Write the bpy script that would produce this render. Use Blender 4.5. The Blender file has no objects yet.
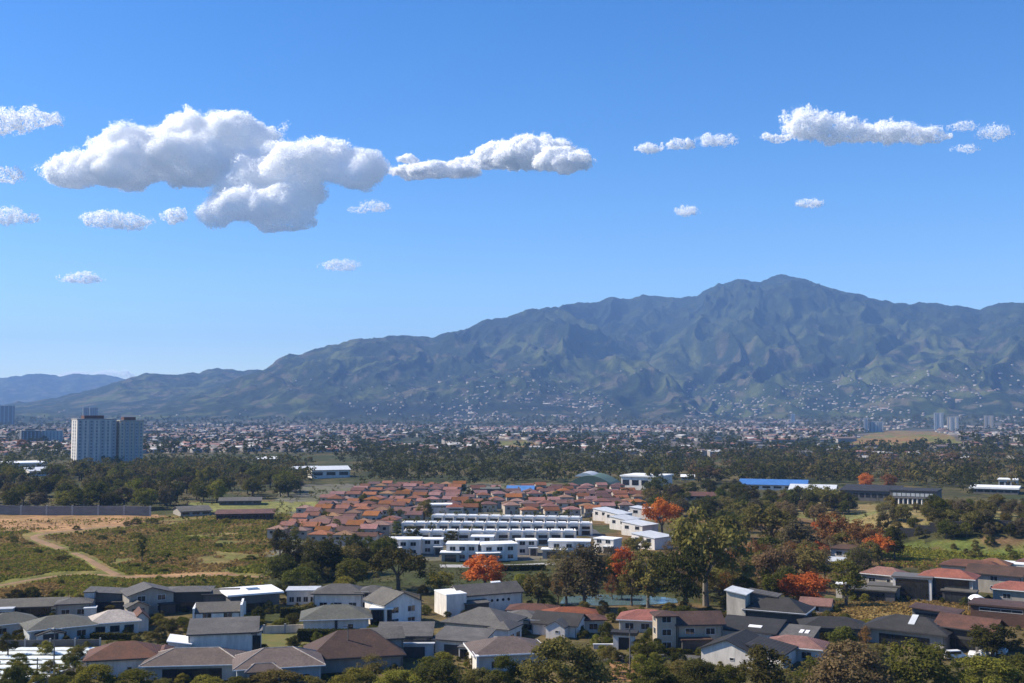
import bpy, math, random
import numpy as np
from mathutils import Vector, Matrix

R = math.radians
scene = bpy.context.scene
COL = scene.collection
random.seed(7)

# ------------------------------------------------------------------ camera, sky, sun, exposure
FPX, W, H = 1098.0, 1024, 683
HORIZON_ROW = 410.0
EYE = 57.0
PITCH = math.atan((HORIZON_ROW - H / 2) / FPX)
cam_data = bpy.data.cameras.new("camera")
cam = bpy.data.objects.new("camera", cam_data)
COL.objects.link(cam)
cam_data.sensor_width = 36.0
cam_data.lens = 36.0 * FPX / W
cam_data.clip_start, cam_data.clip_end = 0.5, 80000.0
cam.location = (0, 0, EYE)
cam.rotation_euler = (math.pi / 2 + PITCH, 0, 0)
scene.camera = cam

SUN_ELEV, SUN_LEFT = R(43), R(82)          # the sun stands to the left, a little ahead of the camera
world = bpy.data.worlds.new("World")
scene.world = world
world.use_nodes = True
wn = world.node_tree
bg = wn.nodes["Background"]
sky = wn.nodes.new("ShaderNodeTexSky")
sky.sky_type = 'NISHITA'
sky.sun_disc = False
sky.sun_elevation = SUN_ELEV
sky.sun_rotation = -SUN_LEFT
sky.altitude = 1000
sky.air_density, sky.dust_density, sky.ozone_density = 1.0, 0.35, 2.6
sat = wn.nodes.new("ShaderNodeHueSaturation")
sat.inputs["Saturation"].default_value = 1.36
sat.inputs["Hue"].default_value = 0.508
wn.links.new(sky.outputs[0], sat.inputs["Color"])
wn.links.new(sat.outputs[0], bg.inputs[0])
bg.inputs[1].default_value = 0.114

sun_data = bpy.data.lights.new("sun", 'SUN')
sun_data.energy, sun_data.angle, sun_data.color = 5.0, R(0.5), (1.0, 0.90, 0.74)
sun = bpy.data.objects.new("sun", sun_data)
COL.objects.link(sun)
SUN_DIR = Vector((-math.sin(SUN_LEFT) * math.cos(SUN_ELEV), math.cos(SUN_LEFT) * math.cos(SUN_ELEV), math.sin(SUN_ELEV)))
sun.rotation_euler = SUN_DIR.to_track_quat('Z', 'Y').to_euler()
sun.location = (-200, 100, 300)

scene.view_settings.view_transform = 'Standard'
scene.view_settings.look = 'None'
scene.view_settings.exposure = 0.7
scene.view_settings.gamma = 1.0
scene.cycles.max_bounces = 32
scene.cycles.diffuse_bounces = 30
scene.cycles.transmission_bounces = 30
scene.cycles.transparent_max_bounces = 8
scene.cycles.volume_bounces = 1
scene.cycles.use_denoising = True

# ------------------------------------------------------------------ numeric helpers
def hsh(ix, iy, seed):
    n = (ix.astype(np.int64) * 374761393 + iy.astype(np.int64) * 668265263 + seed * 974634777) & 0x7fffffff
    n = ((n ^ (n >> 13)) * 1274126177) & 0x7fffffff
    return ((n ^ (n >> 16)) & 0xffff) / 65535.0

def vnoise(x, y, seed=0):
    x = np.asarray(x, float); y = np.asarray(y, float)
    ix, iy = np.floor(x), np.floor(y)
    fx, fy = x - ix, y - iy
    fx, fy = fx * fx * fx * (fx * (fx * 6 - 15) + 10), fy * fy * fy * (fy * (fy * 6 - 15) + 10)
    a, b = hsh(ix, iy, seed), hsh(ix + 1, iy, seed)
    c, d = hsh(ix, iy + 1, seed), hsh(ix + 1, iy + 1, seed)
    return (a + (b - a) * fx) * (1 - fy) + (c + (d - c) * fx) * fy

def fbm(x, y, oct=4, seed=0, gain=0.5):
    s, a, t = 0.0, 1.0, 0.0
    for o in range(oct):
        s = s + a * vnoise(x * 2 ** o + 17.3 * o, y * 2 ** o - 9.1 * o, seed + o)
        t += a
        a *= gain
    return s / t

def ridged(x, y, oct=4, seed=0, gain=0.5):
    s, a, t = 0.0, 1.0, 0.0
    for o in range(oct):
        n = 1 - np.abs(2 * vnoise(x * 2 ** o + 5.7 * o, y * 2 ** o + 3.3 * o, seed + o) - 1)
        s = s + a * n * n
        t += a
        a *= gain
    return s / t

def sstep(a, b, x):
    t = np.clip((np.asarray(x, float) - a) / (b - a), 0, 1)
    return t * t * (3 - 2 * t)

def pix_dir(px, py):
    u, v = (np.asarray(px, float) - W / 2) / FPX, (H / 2 - np.asarray(py, float)) / FPX
    cp, sp = math.cos(PITCH), math.sin(PITCH)
    return u, cp - v * sp, sp + v * cp          # x, y, z (not normalised)

def pix_az_tan(px, py):
    x, y, z = pix_dir(px, py)
    return np.arctan2(x, y), z / np.hypot(x, y)

def to_pix(x, y, z):
    z = np.asarray(z, float) - EYE
    cp, sp = math.cos(PITCH), math.sin(PITCH)
    dep = y * cp + z * sp
    up = -y * sp + z * cp
    dep = np.where(np.abs(dep) < 1e-6, 1e-6, dep)
    return W / 2 + FPX * x / dep, H / 2 - FPX * up / dep, dep

def in_poly(px, py, poly):
    inside = np.zeros(np.shape(px), bool)
    n = len(poly)
    for i in range(n):
        x1, y1 = poly[i]; x2, y2 = poly[(i + 1) % n]
        if y1 == y2:
            continue
        c = ((y1 > py) != (y2 > py)) & (px < (x2 - x1) * (py - y1) / (y2 - y1) + x1)
        inside ^= c
    return inside

# ------------------------------------------------------------------ terrain heights
# crest lines: (picture column, picture row, distance in metres), the real silhouettes of three ranges
CREST_MAIN = [(-200, 418, 6200), (0, 414, 6600), (100, 409, 6900), (160, 400, 7200), (200, 391, 7300), (235, 379, 7500), (262, 370, 7600), (276, 360, 7700), (289, 354.5, 7800), (309, 351.5, 7900),
  (320, 348, 7950), (332, 344, 8000), (346, 341.5, 8050), (360, 339, 8100), (376, 336.4, 8200), (390, 336.2, 8250), (403, 334.8, 8300), (418, 336.4, 8350), (430, 337.2, 8400), (448, 333, 8500), (463, 330, 8600),
  (474, 324, 8650), (486, 319.3, 8700), (497, 318, 8750), (506, 316.5, 8800), (518, 312, 8850), (529, 309, 8900), (546, 306.6, 9000), (560, 306, 9300), (572, 303.2, 9700), (584, 303.2, 9900), (596, 302.5, 10100), (604, 299, 10200),
  (612, 296, 10200), (620, 298, 10250), (629, 299.3, 10300), (638, 296.4, 10300), (646, 294.2, 10300), (655, 296, 10300), (666, 298, 10300), (680, 297.6, 10300), (697, 295, 10300), (705, 290.5, 10250), (714, 287, 10200), (727, 281.5, 10100),
  (740, 278.6, 10000), (752, 281, 10000), (761, 282, 10000), (770, 278, 10000), (781, 274.6, 10000), (795, 277, 9950), (808, 280, 9900), (820, 284.8, 9850), (831, 288.5, 9800), (843, 291.5, 9750), (855, 292.4, 9700), (868, 297, 9600), (882, 301, 9500),
  (895, 303.4, 9450), (908, 303.7, 9400), (925, 301, 9300), (938, 303.5, 9250), (949, 306, 9200), (962, 305.2, 9200), (979, 308.5, 9200), (999, 303.7, 9100), (1024, 302, 9000), (1100, 292, 8900), (1220, 300, 9000), (1500, 310, 9500)]
CREST_LOW = [(-300, 372, 9085), (-100, 392, 8690), (0, 404, 8532), (50, 400, 8532), (90, 390, 8690), (128, 379, 9085), (146, 373.6, 9322), (160, 374.2, 9322), (173, 374.8, 9322), (186, 373.4, 9401), (199, 373, 9480), (208, 370, 9480), (218, 368, 9480),
  (226, 369, 9480), (233, 369.8, 9480), (248, 370.2, 9480), (262, 370, 9480), (300, 372, 9480), (420, 380, 9480), (700, 395, 9480)]
CREST_FAR = [(-400, 368, 16000), (-120, 381, 16000), (0, 378, 16000), (18, 376, 16000), (40, 373, 16000), (50, 374.5, 16000), (60, 376.2, 16000), (70, 374, 16000), (78, 373.6, 16000), (90, 374.6, 16000), (102, 374.6, 16000), (110, 375.2, 16000), (128, 379.5, 16000), (160, 384, 16000), (260, 392, 16000), (500, 400, 16000)]
SPURS = [  # noses that run down from the crests towards the valley
  [(546, 306.6, 9000), (556, 320, 8500), (575, 345, 7900), (588, 362, 7300)],
  [(546, 306.6, 9000), (528, 325, 8350), (505, 350, 7600), (480, 372, 6900)],
  [(646, 294.2, 10300), (640, 312, 9600), (622, 335, 8700), (612, 360, 7700)],
  [(740, 278.6, 10000), (715, 305, 9300), (690, 330, 8500), (668, 355, 7600)],
  [(781, 274.6, 10000), (770, 300, 9300), (748, 330, 8500), (730, 356, 7500)],
  [(808, 280, 9900), (828, 312, 9000), (822, 340, 8200), (800, 366, 7200)],
  [(868, 297, 9600), (872, 318, 8800), (850, 345, 7900), (835, 368, 7000)],
  [(962, 305.2, 9200), (955, 318, 8600), (915, 340, 7900), (880, 360, 7000)],
  [(1024, 302, 9000), (1010, 325, 8300), (985, 350, 7500), (960, 374, 6600)],
  [(403, 334.8, 8300), (420, 352, 7700), (432, 372, 7000), (440, 390, 6300)],
  [(332, 344, 8000), (350, 362, 7300), (362, 382, 6700)],
]

def _crest(tab):
    t = np.array(tab, float)
    az, tn = pix_az_tan(t[:, 0], t[:, 1])
    return az, EYE + t[:, 2] * tn, t[:, 2]
_CM, _CL, _CF = _crest(CREST_MAIN), _crest(CREST_LOW), _crest(CREST_FAR)
_SP = []
for s_ in SPURS:
    t_ = np.array(s_, float)
    az_, tn_ = pix_az_tan(t_[:, 0], t_[:, 1])
    _SP.append(np.stack([t_[:, 2] * np.sin(az_), t_[:, 2] * np.cos(az_), EYE + t_[:, 2] * tn_], 1))

def height(x, y):
    x = np.asarray(x, float); y = np.asarray(y, float)
    r = np.hypot(x, y)
    az = np.arctan2(x, y)
    h = (fbm(x / 190, y / 190, 3, 11) - 0.5) * 5.0 * sstep(300, 700, r) * (1 + 2 * sstep(1200, 3000, r))
    h = h + (fbm(x / 38, y / 38, 3, 23) - 0.5) * 1.6 * sstep(330, 420, r) * (1 - 0.7 * sstep(900, 1500, r))
    # the hill the camera stands on
    hill = 44 - 0.30 * np.maximum(r - 12, 0)
    h = np.maximum(h, hill) if np.ndim(h) else max(float(h), float(hill))
    # raised ground and banks on the right
    def bump(px, d, rx, ry, a, flat=1.0):
        A, _ = pix_az_tan(px, 500)
        cx, cy = d * math.sin(A), d * math.cos(A)
        q = np.sqrt(((x - cx) / rx) ** 2 + ((y - cy) / ry) ** 2)
        return a * (1 - sstep(flat, 1.0 if flat < 1 else 2.0, q)) if flat < 1 else a * np.exp(-q * q)
    h = h + bump(900, 320, 24, 11, 3.4)
    h = h + bump(985, 560, 75, 95, 9.0, 0.55)
    h = h + bump(935, 1900, 120, 180, 16.0)
    h = h + bump(525, 1900, 70, 130, 9.0)
    far = r > 3300
    if np.any(far):
        xx, yy, rr, aa = x[far], y[far], r[far], az[far]
        add = np.zeros_like(rr)
        for k, (c, base, pw, amp) in enumerate(((_CM, 4300.0, 1.75, 1.0), (_CL, 5600.0, 1.25, 0.6), (_CF, 12500.0, 1.0, 0.5))):
            hc, dc = np.interp(aa, c[0], c[1]), np.interp(aa, c[0], c[2])
            t = (rr - base) / (dc - base)
            tc = np.clip(t, 0, 1)
            prof = hc * tc ** pw
            back = hc - np.maximum(rr - dc, 0) * 0.32
            hh = np.where(t <= 1, prof, back)
            # gullies that run down the slope
            s = aa * 9000.0
            wx = (fbm(xx / 700, yy / 900, 3, 41 + k) - 0.5) * 900
            rg = ridged((s + wx) / 850, rr / 2900 + wx / 2600, 4, 51 + k, 0.55) - 0.42
            rf = ridged((s + wx * .7) / 260, rr / 620, 3, 61 + k, 0.55) - 0.45
            env = np.clip(hc / 900, 0, 1.2) * (tc ** 0.8) * np.clip((1 - tc) * 7, 0, 1) * amp
            hh = hh + env * (rg * 410 + rf * 105)
            if k == 0:
                for sp in _SP:
                    best = np.full_like(rr, -1e9)
                    for i in range(len(sp) - 1):
                        a, b = sp[i], sp[i + 1]
                        d = b[:2] - a[:2]
                        L2 = d @ d
                        u = np.clip(((xx - a[0]) * d[0] + (yy - a[1]) * d[1]) / L2, 0, 1)
                        dist = np.hypot(xx - a[0] - u * d[0], yy - a[1] - u * d[1])
                        zz = a[2] + u * (b[2] - a[2]) - 0.62 * np.maximum(dist - 30, 0) + (rf * 60) * np.clip(dist / 300, 0, 1)
                        best = np.maximum(best, zz)
                    lim = np.where(t < 1, hh + 230 * np.clip((1 - tc) * 3.5, 0, 1), hh)
                    best = np.minimum(best, lim)
                    m = 45.0
                    hh = np.where(best > hh - 4 * m, np.maximum(hh, best) , hh)
            hh = hh + (fbm(xx / 75, yy / 110, 3, 131 + k) - 0.5) * 34 * np.clip(tc * 2 - .3, 0, 1)
            add = np.maximum(add, np.where(rr > base, hh, 0))
        h = np.array(h, float)
        h[far] = np.maximum(h[far] * (1 - sstep(3300, 5000, rr)) , 0) * 0 + h[far] * np.clip(1 - add / 60, 0, 1) + add
    return h

def gh(x, y):
    return float(height(np.array([float(x)]), np.array([float(y)]))[0])

RG = np.concatenate([np.geomspace(170, 1500, 150), np.geomspace(1520, 12500, 170)])
def G(px, py):
    """Where the line of sight through a place in the picture meets the ground."""
    dx, dy, dz = (float(v) for v in pix_dir(px, py))
    n = math.hypot(dx, dy)
    dx, dy, dz = dx / n, dy / n, dz / n
    r = RG
    for _ in range(3):
        below = EYE + r * dz < height(r * dx, r * dy)
        i = int(np.argmax(below)) if below.any() else len(r) - 1
        i = max(i, 1)
        r = np.linspace(r[i - 1], r[i], 14)
    b = float(r[7])
    return Vector((b * dx, b * dy, gh(b * dx, b * dy)))

def Gv(px, py):
    """the same for many places at once"""
    dx, dy, dz = pix_dir(px, py)
    n = np.hypot(dx, dy); dx, dy, dz = dx / n, dy / n, dz / n
    r = RG[None, ::2]
    hh = height((r * dx[:, None]).ravel(), (r * dy[:, None]).ravel()).reshape(len(dx), -1)
    gap = EYE + r * dz[:, None] - hh
    i = np.where((gap < 0).any(1), np.argmax(gap < 0, 1), gap.shape[1] - 1)
    i = np.maximum(i, 1); k = np.arange(len(dx))
    g0, g1 = gap[k, i - 1], gap[k, i]
    t = np.clip(g0 / np.where(g0 - g1 == 0, 1, g0 - g1), 0, 1)
    b = r[0][i - 1] + t * (r[0][i] - r[0][i - 1])
    x, y = b * dx, b * dy
    return x, y, height(x, y)

def Gnear(px, py, it=4):
    """many places on the nearly level ground close by"""
    dx, dy, dz = pix_dir(px, py)
    n = np.hypot(dx, dy); dx, dy, tn = dx / n, dy / n, -dz / n
    z = 0.0
    for _ in range(it):
        r = (EYE - z) / tn
        z = height(r * dx, r * dy)
    return r * dx, r * dy, z

def mpp(p):
    """metres per picture pixel at a point"""
    return float(to_pix(p[0], p[1], p[2])[2]) / FPX
# ------------------------------------------------------------------ scene bookkeeping
def tag(o, label=None, cat=None, group=None, kind=None):
    if label: o["label"] = label
    if cat: o["category"] = cat
    if group: o["group"] = group
    if kind: o["kind"] = kind
    return o

def empty(name, loc=(0, 0, 0), rz=0.0):
    o = bpy.data.objects.new(name, None)
    o.empty_display_size = 0.5
    COL.objects.link(o)
    o.location = loc
    o.rotation_euler = (0, 0, rz)
    return o

def copy_tree(o, parent=None):
    c = o.copy()
    COL.objects.link(c)
    c.parent = parent
    for ch in KIDS.get(o, ()):
        k = copy_tree(ch, c)
        KIDS.setdefault(c, []).append(k)
    return c
KIDS = {}

def link_mesh(name, me, mats, parent=None, smooth=False):
    for m in (mats if isinstance(mats, (list, tuple)) else [mats]):
        me.materials.append(m)
    o = bpy.data.objects.new(name, me)
    COL.objects.link(o)
    if smooth:
        me.polygons.foreach_set("use_smooth", [True] * len(me.polygons))
    if parent is not None:
        o.parent = parent
        KIDS.setdefault(parent, []).append(o)
    return o

def np_mesh(name, verts, faces):
    """faces: (n, k) integer array"""
    me = bpy.data.meshes.new(name)
    verts = np.asarray(verts, np.float32); faces = np.asarray(faces, np.int32)
    n, k = faces.shape
    me.vertices.add(len(verts)); me.vertices.foreach_set("co", verts.ravel())
    me.loops.add(n * k); me.loops.foreach_set("vertex_index", faces.ravel())
    me.polygons.add(n)
    me.polygons.foreach_set("loop_start", np.arange(0, n * k, k, dtype=np.int32))
    me.polygons.foreach_set("loop_total", np.full(n, k, np.int32))
    me.update(calc_edges=True)
    return me

class MB:
    """collects boxes, prisms and tubes and links them as one mesh object"""
    def __init__(s): s.v, s.f = [], []
    def add(s, vs, fs):
        b = len(s.v); s.v += [tuple(v) for v in vs]; s.f += [tuple(i + b for i in f) for f in fs]
    def box(s, x0, x1, y0, y1, z0, z1):
        s.add([(x0, y0, z0), (x1, y0, z0), (x1, y1, z0), (x0, y1, z0), (x0, y0, z1), (x1, y0, z1), (x1, y1, z1), (x0, y1, z1)],
              [(3, 2, 1, 0), (4, 5, 6, 7), (0, 1, 5, 4), (1, 2, 6, 5), (2, 3, 7, 6), (3, 0, 4, 7)])
    def tube(s, pts, rad, n=7):
        pts = [Vector(p) for p in pts]
        rad = rad if isinstance(rad, (list, tuple)) else [rad] * len(pts)
        base = len(s.v)
        for i, p in enumerate(pts):
            d = (pts[min(i + 1, len(pts) - 1)] - pts[max(i - 1, 0)]).normalized()
            u = d.orthogonal().normalized(); w = d.cross(u)
            for k in range(n):
                a = 2 * math.pi * k / n
                s.v.append(tuple(p + (u * math.cos(a) + w * math.sin(a)) * rad[i]))
        for i in range(len(pts) - 1):
            for k in range(n):
                s.f.append((base + i * n + k, base + i * n + (k + 1) % n, base + (i + 1) * n + (k + 1) % n, base + (i + 1) * n + k))
        s.f.append(tuple(base + k for k in reversed(range(n))))
        s.f.append(tuple(base + (len(pts) - 1) * n + k for k in range(n)))
    def xf(s, m):
        s.v = [tuple(m @ Vector(v)) for v in s.v]; return s
    def build(s, name, mat, parent=None, smooth=False):
        me = bpy.data.meshes.new(name)
        me.from_pydata(s.v, [], s.f); me.update()
        return link_mesh(name, me, mat, parent, smooth)

# ------------------------------------------------------------------ materials
def mat(name, col, rough=0.7, var=0.18, scale=0.6, rand=0.0, metal=0.0, bump=0.0, col2=None, spec=0.35, stretch=None, mid=0.5):
    """a surface with uneven colour: noise at two scales between col and col2, and a little difference from object to object"""
    m = bpy.data.materials.new(name); m.use_nodes = True
    nt = m.node_tree; N, L = nt.nodes, nt.links
    b = N["Principled BSDF"]
    b.inputs["Roughness"].default_value = rough
    b.inputs["Metallic"].default_value = metal
    b.inputs["Specular IOR Level"].default_value = spec
    tc = N.new("ShaderNodeTexCoord"); src = tc.outputs["Object"]
    if stretch:
        mp = N.new("ShaderNodeMapping"); mp.inputs["Scale"].default_value = stretch
        L.new(src, mp.inputs[0]); src = mp.outputs[0]
    n1 = N.new("ShaderNodeTexNoise"); n1.inputs["Scale"].default_value = scale; n1.inputs["Detail"].default_value = 6; n1.inputs["Roughness"].default_value = 0.65
    L.new(src, n1.inputs["Vector"])
    mr = N.new("ShaderNodeMapRange"); mr.inputs[1].default_value = mid - 0.2; mr.inputs[2].default_value = mid + 0.2
    L.new(n1.outputs[0], mr.inputs[0])
    mx = N.new("ShaderNodeMix"); mx.data_type = 'RGBA'
    c2 = col2 or tuple(c * (1 - 2 * var) for c in col)
    c1 = col if col2 else tuple(min(c * (1 + var), 0.95) for c in col)
    mx.inputs[6].default_value = (*c1, 1); mx.inputs[7].default_value = (*c2, 1)
    L.new(mr.outputs[0], mx.inputs[0])
    out = mx.outputs[2]
    if rand:
        oi = N.new("ShaderNodeObjectInfo")
        hs = N.new("ShaderNodeHueSaturation")
        a = N.new("ShaderNodeMapRange"); a.inputs[3].default_value = 1 - rand; a.inputs[4].default_value = 1 + rand
        L.new(oi.outputs["Random"], a.inputs[0]); L.new(a.outputs[0], hs.inputs["Value"])
        w = N.new("ShaderNodeMath"); w.operation = 'MULTIPLY'; w.inputs[1].default_value = 7.31
        fr = N.new("ShaderNodeMath"); fr.operation = 'FRACT'
        L.new(oi.outputs["Random"], w.inputs[0]); L.new(w.outputs[0], fr.inputs[0])
        s2 = N.new("ShaderNodeMapRange"); s2.inputs[3].default_value = 1 - rand * 0.9; s2.inputs[4].default_value = 1 + rand * 0.5
        L.new(fr.outputs[0], s2.inputs[0]); L.new(s2.outputs[0], hs.inputs["Saturation"])
        h2 = N.new("ShaderNodeMapRange"); h2.inputs[3].default_value = 0.5 - rand * 0.05; h2.inputs[4].default_value = 0.5 + rand * 0.05
        L.new(fr.outputs[0], h2.inputs[0]); L.new(h2.outputs[0], hs.inputs["Hue"])
        L.new(out, hs.inputs["Color"]); out = hs.outputs[0]
    L.new(out, b.inputs["Base Color"])
    if bump:
        bp = N.new("ShaderNodeBump"); bp.inputs["Strength"].default_value = bump; bp.inputs["Distance"].default_value = 0.3
        L.new(n1.outputs[0], bp.inputs["Height"]); L.new(bp.outputs[0], b.inputs["Normal"])
    return m

def leaf_mat(name, col, col2, rand=0.25, transl=0.35, scale=0.35):
    m = bpy.data.materials.new(name); m.use_nodes = True
    nt = m.node_tree; N, L = nt.nodes, nt.links
    N.remove(N["Principled BSDF"])
    tc = N.new("ShaderNodeTexCoord")
    oi = N.new("ShaderNodeObjectInfo")
    va = N.new("ShaderNodeVectorMath"); va.operation = 'ADD'
    vs = N.new("ShaderNodeVectorMath"); vs.operation = 'SCALE'; vs.inputs[3].default_value = 0.05
    L.new(oi.outputs["Location"], vs.inputs[0])
    L.new(tc.outputs["Object"], va.inputs[0]); L.new(vs.outputs[0], va.inputs[1])
    n1 = N.new("ShaderNodeTexNoise"); n1.inputs["Scale"].default_value = scale; n1.inputs["Detail"].default_value = 5; n1.inputs["Roughness"].default_value = 0.8
    L.new(va.outputs[0], n1.inputs["Vector"])
    mr = N.new("ShaderNodeMapRange"); mr.inputs[1].default_value = 0.32; mr.inputs[2].default_value = 0.68
    L.new(n1.outputs[0], mr.inputs[0])
    mx = N.new("ShaderNodeMix"); mx.data_type = 'RGBA'
    mx.inputs[6].default_value = (*col, 1); mx.inputs[7].default_value = (*col2, 1)
    L.new(mr.outputs[0], mx.inputs[0])
    hs = N.new("ShaderNodeHueSaturation")
    a = N.new("ShaderNodeMapRange"); a.inputs[3].default_value = 1 - rand; a.inputs[4].default_value = 1 + rand
    L.new(oi.outputs["Random"], a.inputs[0]); L.new(a.outputs[0], hs.inputs["Value"])
    w = N.new("ShaderNodeMath"); w.operation = 'MULTIPLY'; w.inputs[1].default_value = 5.77
    fr = N.new("ShaderNodeMath"); fr.operation = 'FRACT'
    L.new(oi.outputs["Random"], w.inputs[0]); L.new(w.outputs[0], fr.inputs[0])
    h2 = N.new("ShaderNodeMapRange"); h2.inputs[3].default_value = 0.5 - rand * 0.09; h2.inputs[4].default_value = 0.5 + rand * 0.05
    L.new(fr.outputs[0], h2.inputs[0]); L.new(h2.outputs[0], hs.inputs["Hue"])
    L.new(mx.outputs[2], hs.inputs["Color"])
    d = N.new("ShaderNodeBsdfDiffuse"); t = N.new("ShaderNodeBsdfTranslucent"); ms = N.new("ShaderNodeMixShader")
    ms.inputs[0].default_value = transl
    L.new(hs.outputs[0], d.inputs[0]); L.new(hs.outputs[0], t.inputs[0])
    L.new(d.outputs[0], ms.inputs[1]); L.new(t.outputs[0], ms.inputs[2])
    L.new(ms.outputs[0], N["Material Output"].inputs["Surface"])
    return m

def glass_mat(name, col, rough=0.08):
    m = mat(name, col, rough, 0.3, 0.8, rand=0.3, spec=0.6)
    return m

def tile_mat(name, col, col2, rand=0.2, course=0.45, rough=0.75):
    """roof covering: uneven weathering and rows of tiles across the slope"""
    col, col2 = tuple(c * 0.74 for c in col), tuple(c * 0.74 for c in col2)
    m = mat(name, col, rough, 0.2, 0.35, rand=rand, col2=col2)
    N, L = m.node_tree.nodes, m.node_tree.links
    tc = N.new("ShaderNodeTexCoord")
    wv = N.new("ShaderNodeTexWave"); wv.wave_type = 'BANDS'; wv.bands_direction = 'Z'
    wv.inputs["Scale"].default_value = 1.0 / course; wv.inputs["Distortion"].default_value = 1.5; wv.inputs["Detail"].default_value = 2; wv.inputs["Detail Scale"].default_value = 2.5
    L.new(tc.outputs["Object"], wv.inputs["Vector"])
    bp = N.new("ShaderNodeBump"); bp.inputs["Strength"].default_value = 0.35; bp.inputs["Distance"].default_value = 0.12
    L.new(wv.outputs["Fac"], bp.inputs["Height"]); L.new(bp.outputs[0], N["Principled BSDF"].inputs["Normal"])
    # lichen and single darker tiles
    b = N["Principled BSDF"]; src = b.inputs["Base Color"].links[0].from_socket
    cur = src
    for sc, lo, hi in ((2.2, 0.72, 1.22), (0.12, 0.8, 1.15)):
        n = N.new("ShaderNodeTexNoise"); n.inputs["Scale"].default_value = sc; n.inputs["Detail"].default_value = 4; n.inputs["Roughness"].default_value = 0.7
        L.new(tc.outputs["Object"], n.inputs["Vector"])
        mr = N.new("ShaderNodeMapRange"); mr.inputs[1].default_value = 0.33; mr.inputs[2].default_value = 0.67; mr.inputs[3].default_value = lo; mr.inputs[4].default_value = hi
        L.new(n.outputs[0], mr.inputs[0])
        vm = N.new("ShaderNodeVectorMath"); vm.operation = 'SCALE'
        L.new(cur, vm.inputs[0]); L.new(mr.outputs[0], vm.inputs[3]); cur = vm.outputs[0]
    L.new(cur, b.inputs["Base Color"])
    return m

M = {}
M['terracotta'] = tile_mat('terracotta_tiles', (0.37, 0.105, 0.045), (0.21, 0.065, 0.034), 0.22)
M['faded'] = tile_mat('faded_terracotta_tiles', (0.32, 0.145, 0.09), (0.19, 0.09, 0.06), 0.22)
M['estate_roof'] = tile_mat('estate_roof_tiles', (0.35, 0.115, 0.058), (0.17, 0.07, 0.045), 0.45)
M['brown'] = tile_mat('brown_tiles', (0.12, 0.065, 0.045), (0.07, 0.042, 0.032), 0.1)
M['rust'] = tile_mat('rust_brown_tiles', (0.19, 0.075, 0.042), (0.085, 0.045, 0.03), 0.1)
M['taupe'] = tile_mat('taupe_tiles', (0.20, 0.145, 0.115), (0.135, 0.10, 0.082), 0.1)
M['grey'] = tile_mat('grey_tiles', (0.15, 0.138, 0.122), (0.10, 0.093, 0.084), 0.12)
M['khaki'] = tile_mat('khaki_grey_tiles', (0.16, 0.145, 0.115), (0.11, 0.10, 0.085), 0.1)
M['greenish'] = tile_mat('green_grey_tiles', (0.155, 0.152, 0.115), (0.11, 0.11, 0.09), 0.1)
M['dark'] = tile_mat('dark_grey_tiles', (0.05, 0.046, 0.041), (0.03, 0.028, 0.026), 0.1)
M['cream_roof'] = tile_mat('cream_tiles', (0.62, 0.54, 0.46), (0.50, 0.43, 0.37), 0.05)
M['white_roof'] = mat('white_membrane', (0.80, 0.80, 0.78), 0.5, 0.07, 0.3)
M['pale_roof'] = mat('pale_metal_roof', (0.52, 0.54, 0.55), 0.5, 0.1, 0.4, rand=0.12)
M['blue_roof'] = mat('blue_metal_roof', (0.04, 0.15, 0.42), 0.45, 0.12, 0.3, rand=0.12)
M['green_roof'] = mat('green_metal_roof', (0.10, 0.15, 0.10), 0.6, 0.12, 0.3)
M['white'] = mat('white_render', (0.69, 0.645, 0.58), 0.8, 0.13, 0.55, rand=0.05, stretch=(1.6, 1.6, 0.35))
M['cream'] = mat('cream_render', (0.56, 0.49, 0.39), 0.8, 0.13, 0.55, rand=0.06, stretch=(1.6, 1.6, 0.35))
M['tan'] = mat('tan_render', (0.40, 0.335, 0.25), 0.8, 0.13, 0.55, stretch=(1.6, 1.6, 0.35))
M['greywall'] = mat('grey_render', (0.32, 0.29, 0.25), 0.8, 0.13, 0.55, rand=0.1, stretch=(1.6, 1.6, 0.35))
M['bluewall'] = mat('pale_blue_render', (0.43, 0.45, 0.45), 0.8, 0.13, 0.55, stretch=(1.6, 1.6, 0.35))
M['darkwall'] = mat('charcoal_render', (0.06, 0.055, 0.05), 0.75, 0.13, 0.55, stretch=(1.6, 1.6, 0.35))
M['slate'] = mat('slate_grey_cladding', (0.125, 0.118, 0.11), 0.7, 0.13, 0.55, stretch=(1.6, 1.6, 0.35))
M['wood'] = mat('dark_timber_cladding', (0.10, 0.055, 0.04), 0.7, 0.2, 0.8, stretch=(1, 1, 6))
M['estate_wall'] = mat('estate_render', (0.40, 0.345, 0.28), 0.8, 0.08, 0.5, rand=0.2)
M['frame'] = mat('window_frame_paint', (0.55, 0.55, 0.54), 0.5, 0.05, 1.0)
M['darkframe'] = mat('dark_window_frame', (0.05, 0.05, 0.052), 0.45, 0.1, 1.0)
M['glass'] = glass_mat('window_glass', (0.025, 0.03, 0.035))
M['door'] = mat('door_timber', (0.09, 0.05, 0.03), 0.5, 0.15, 1.0)
M['fascia'] = mat('white_fascia', (0.70, 0.70, 0.69), 0.6, 0.05, 1.0)
M['concrete'] = mat('concrete', (0.36, 0.35, 0.33), 0.85, 0.15, 0.6)
M['asphalt'] = mat('asphalt', (0.085, 0.083, 0.08), 0.9, 0.18, 0.5)
M['pole'] = mat('weathered_pole', (0.16, 0.145, 0.13), 0.8, 0.15, 2.0)
M['metal'] = mat('galvanised_metal', (0.45, 0.46, 0.47), 0.4, 0.1, 2.0, metal=0.6)
M['bark'] = mat('bark', (0.12, 0.095, 0.07), 0.9, 0.25, 1.5)
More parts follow.
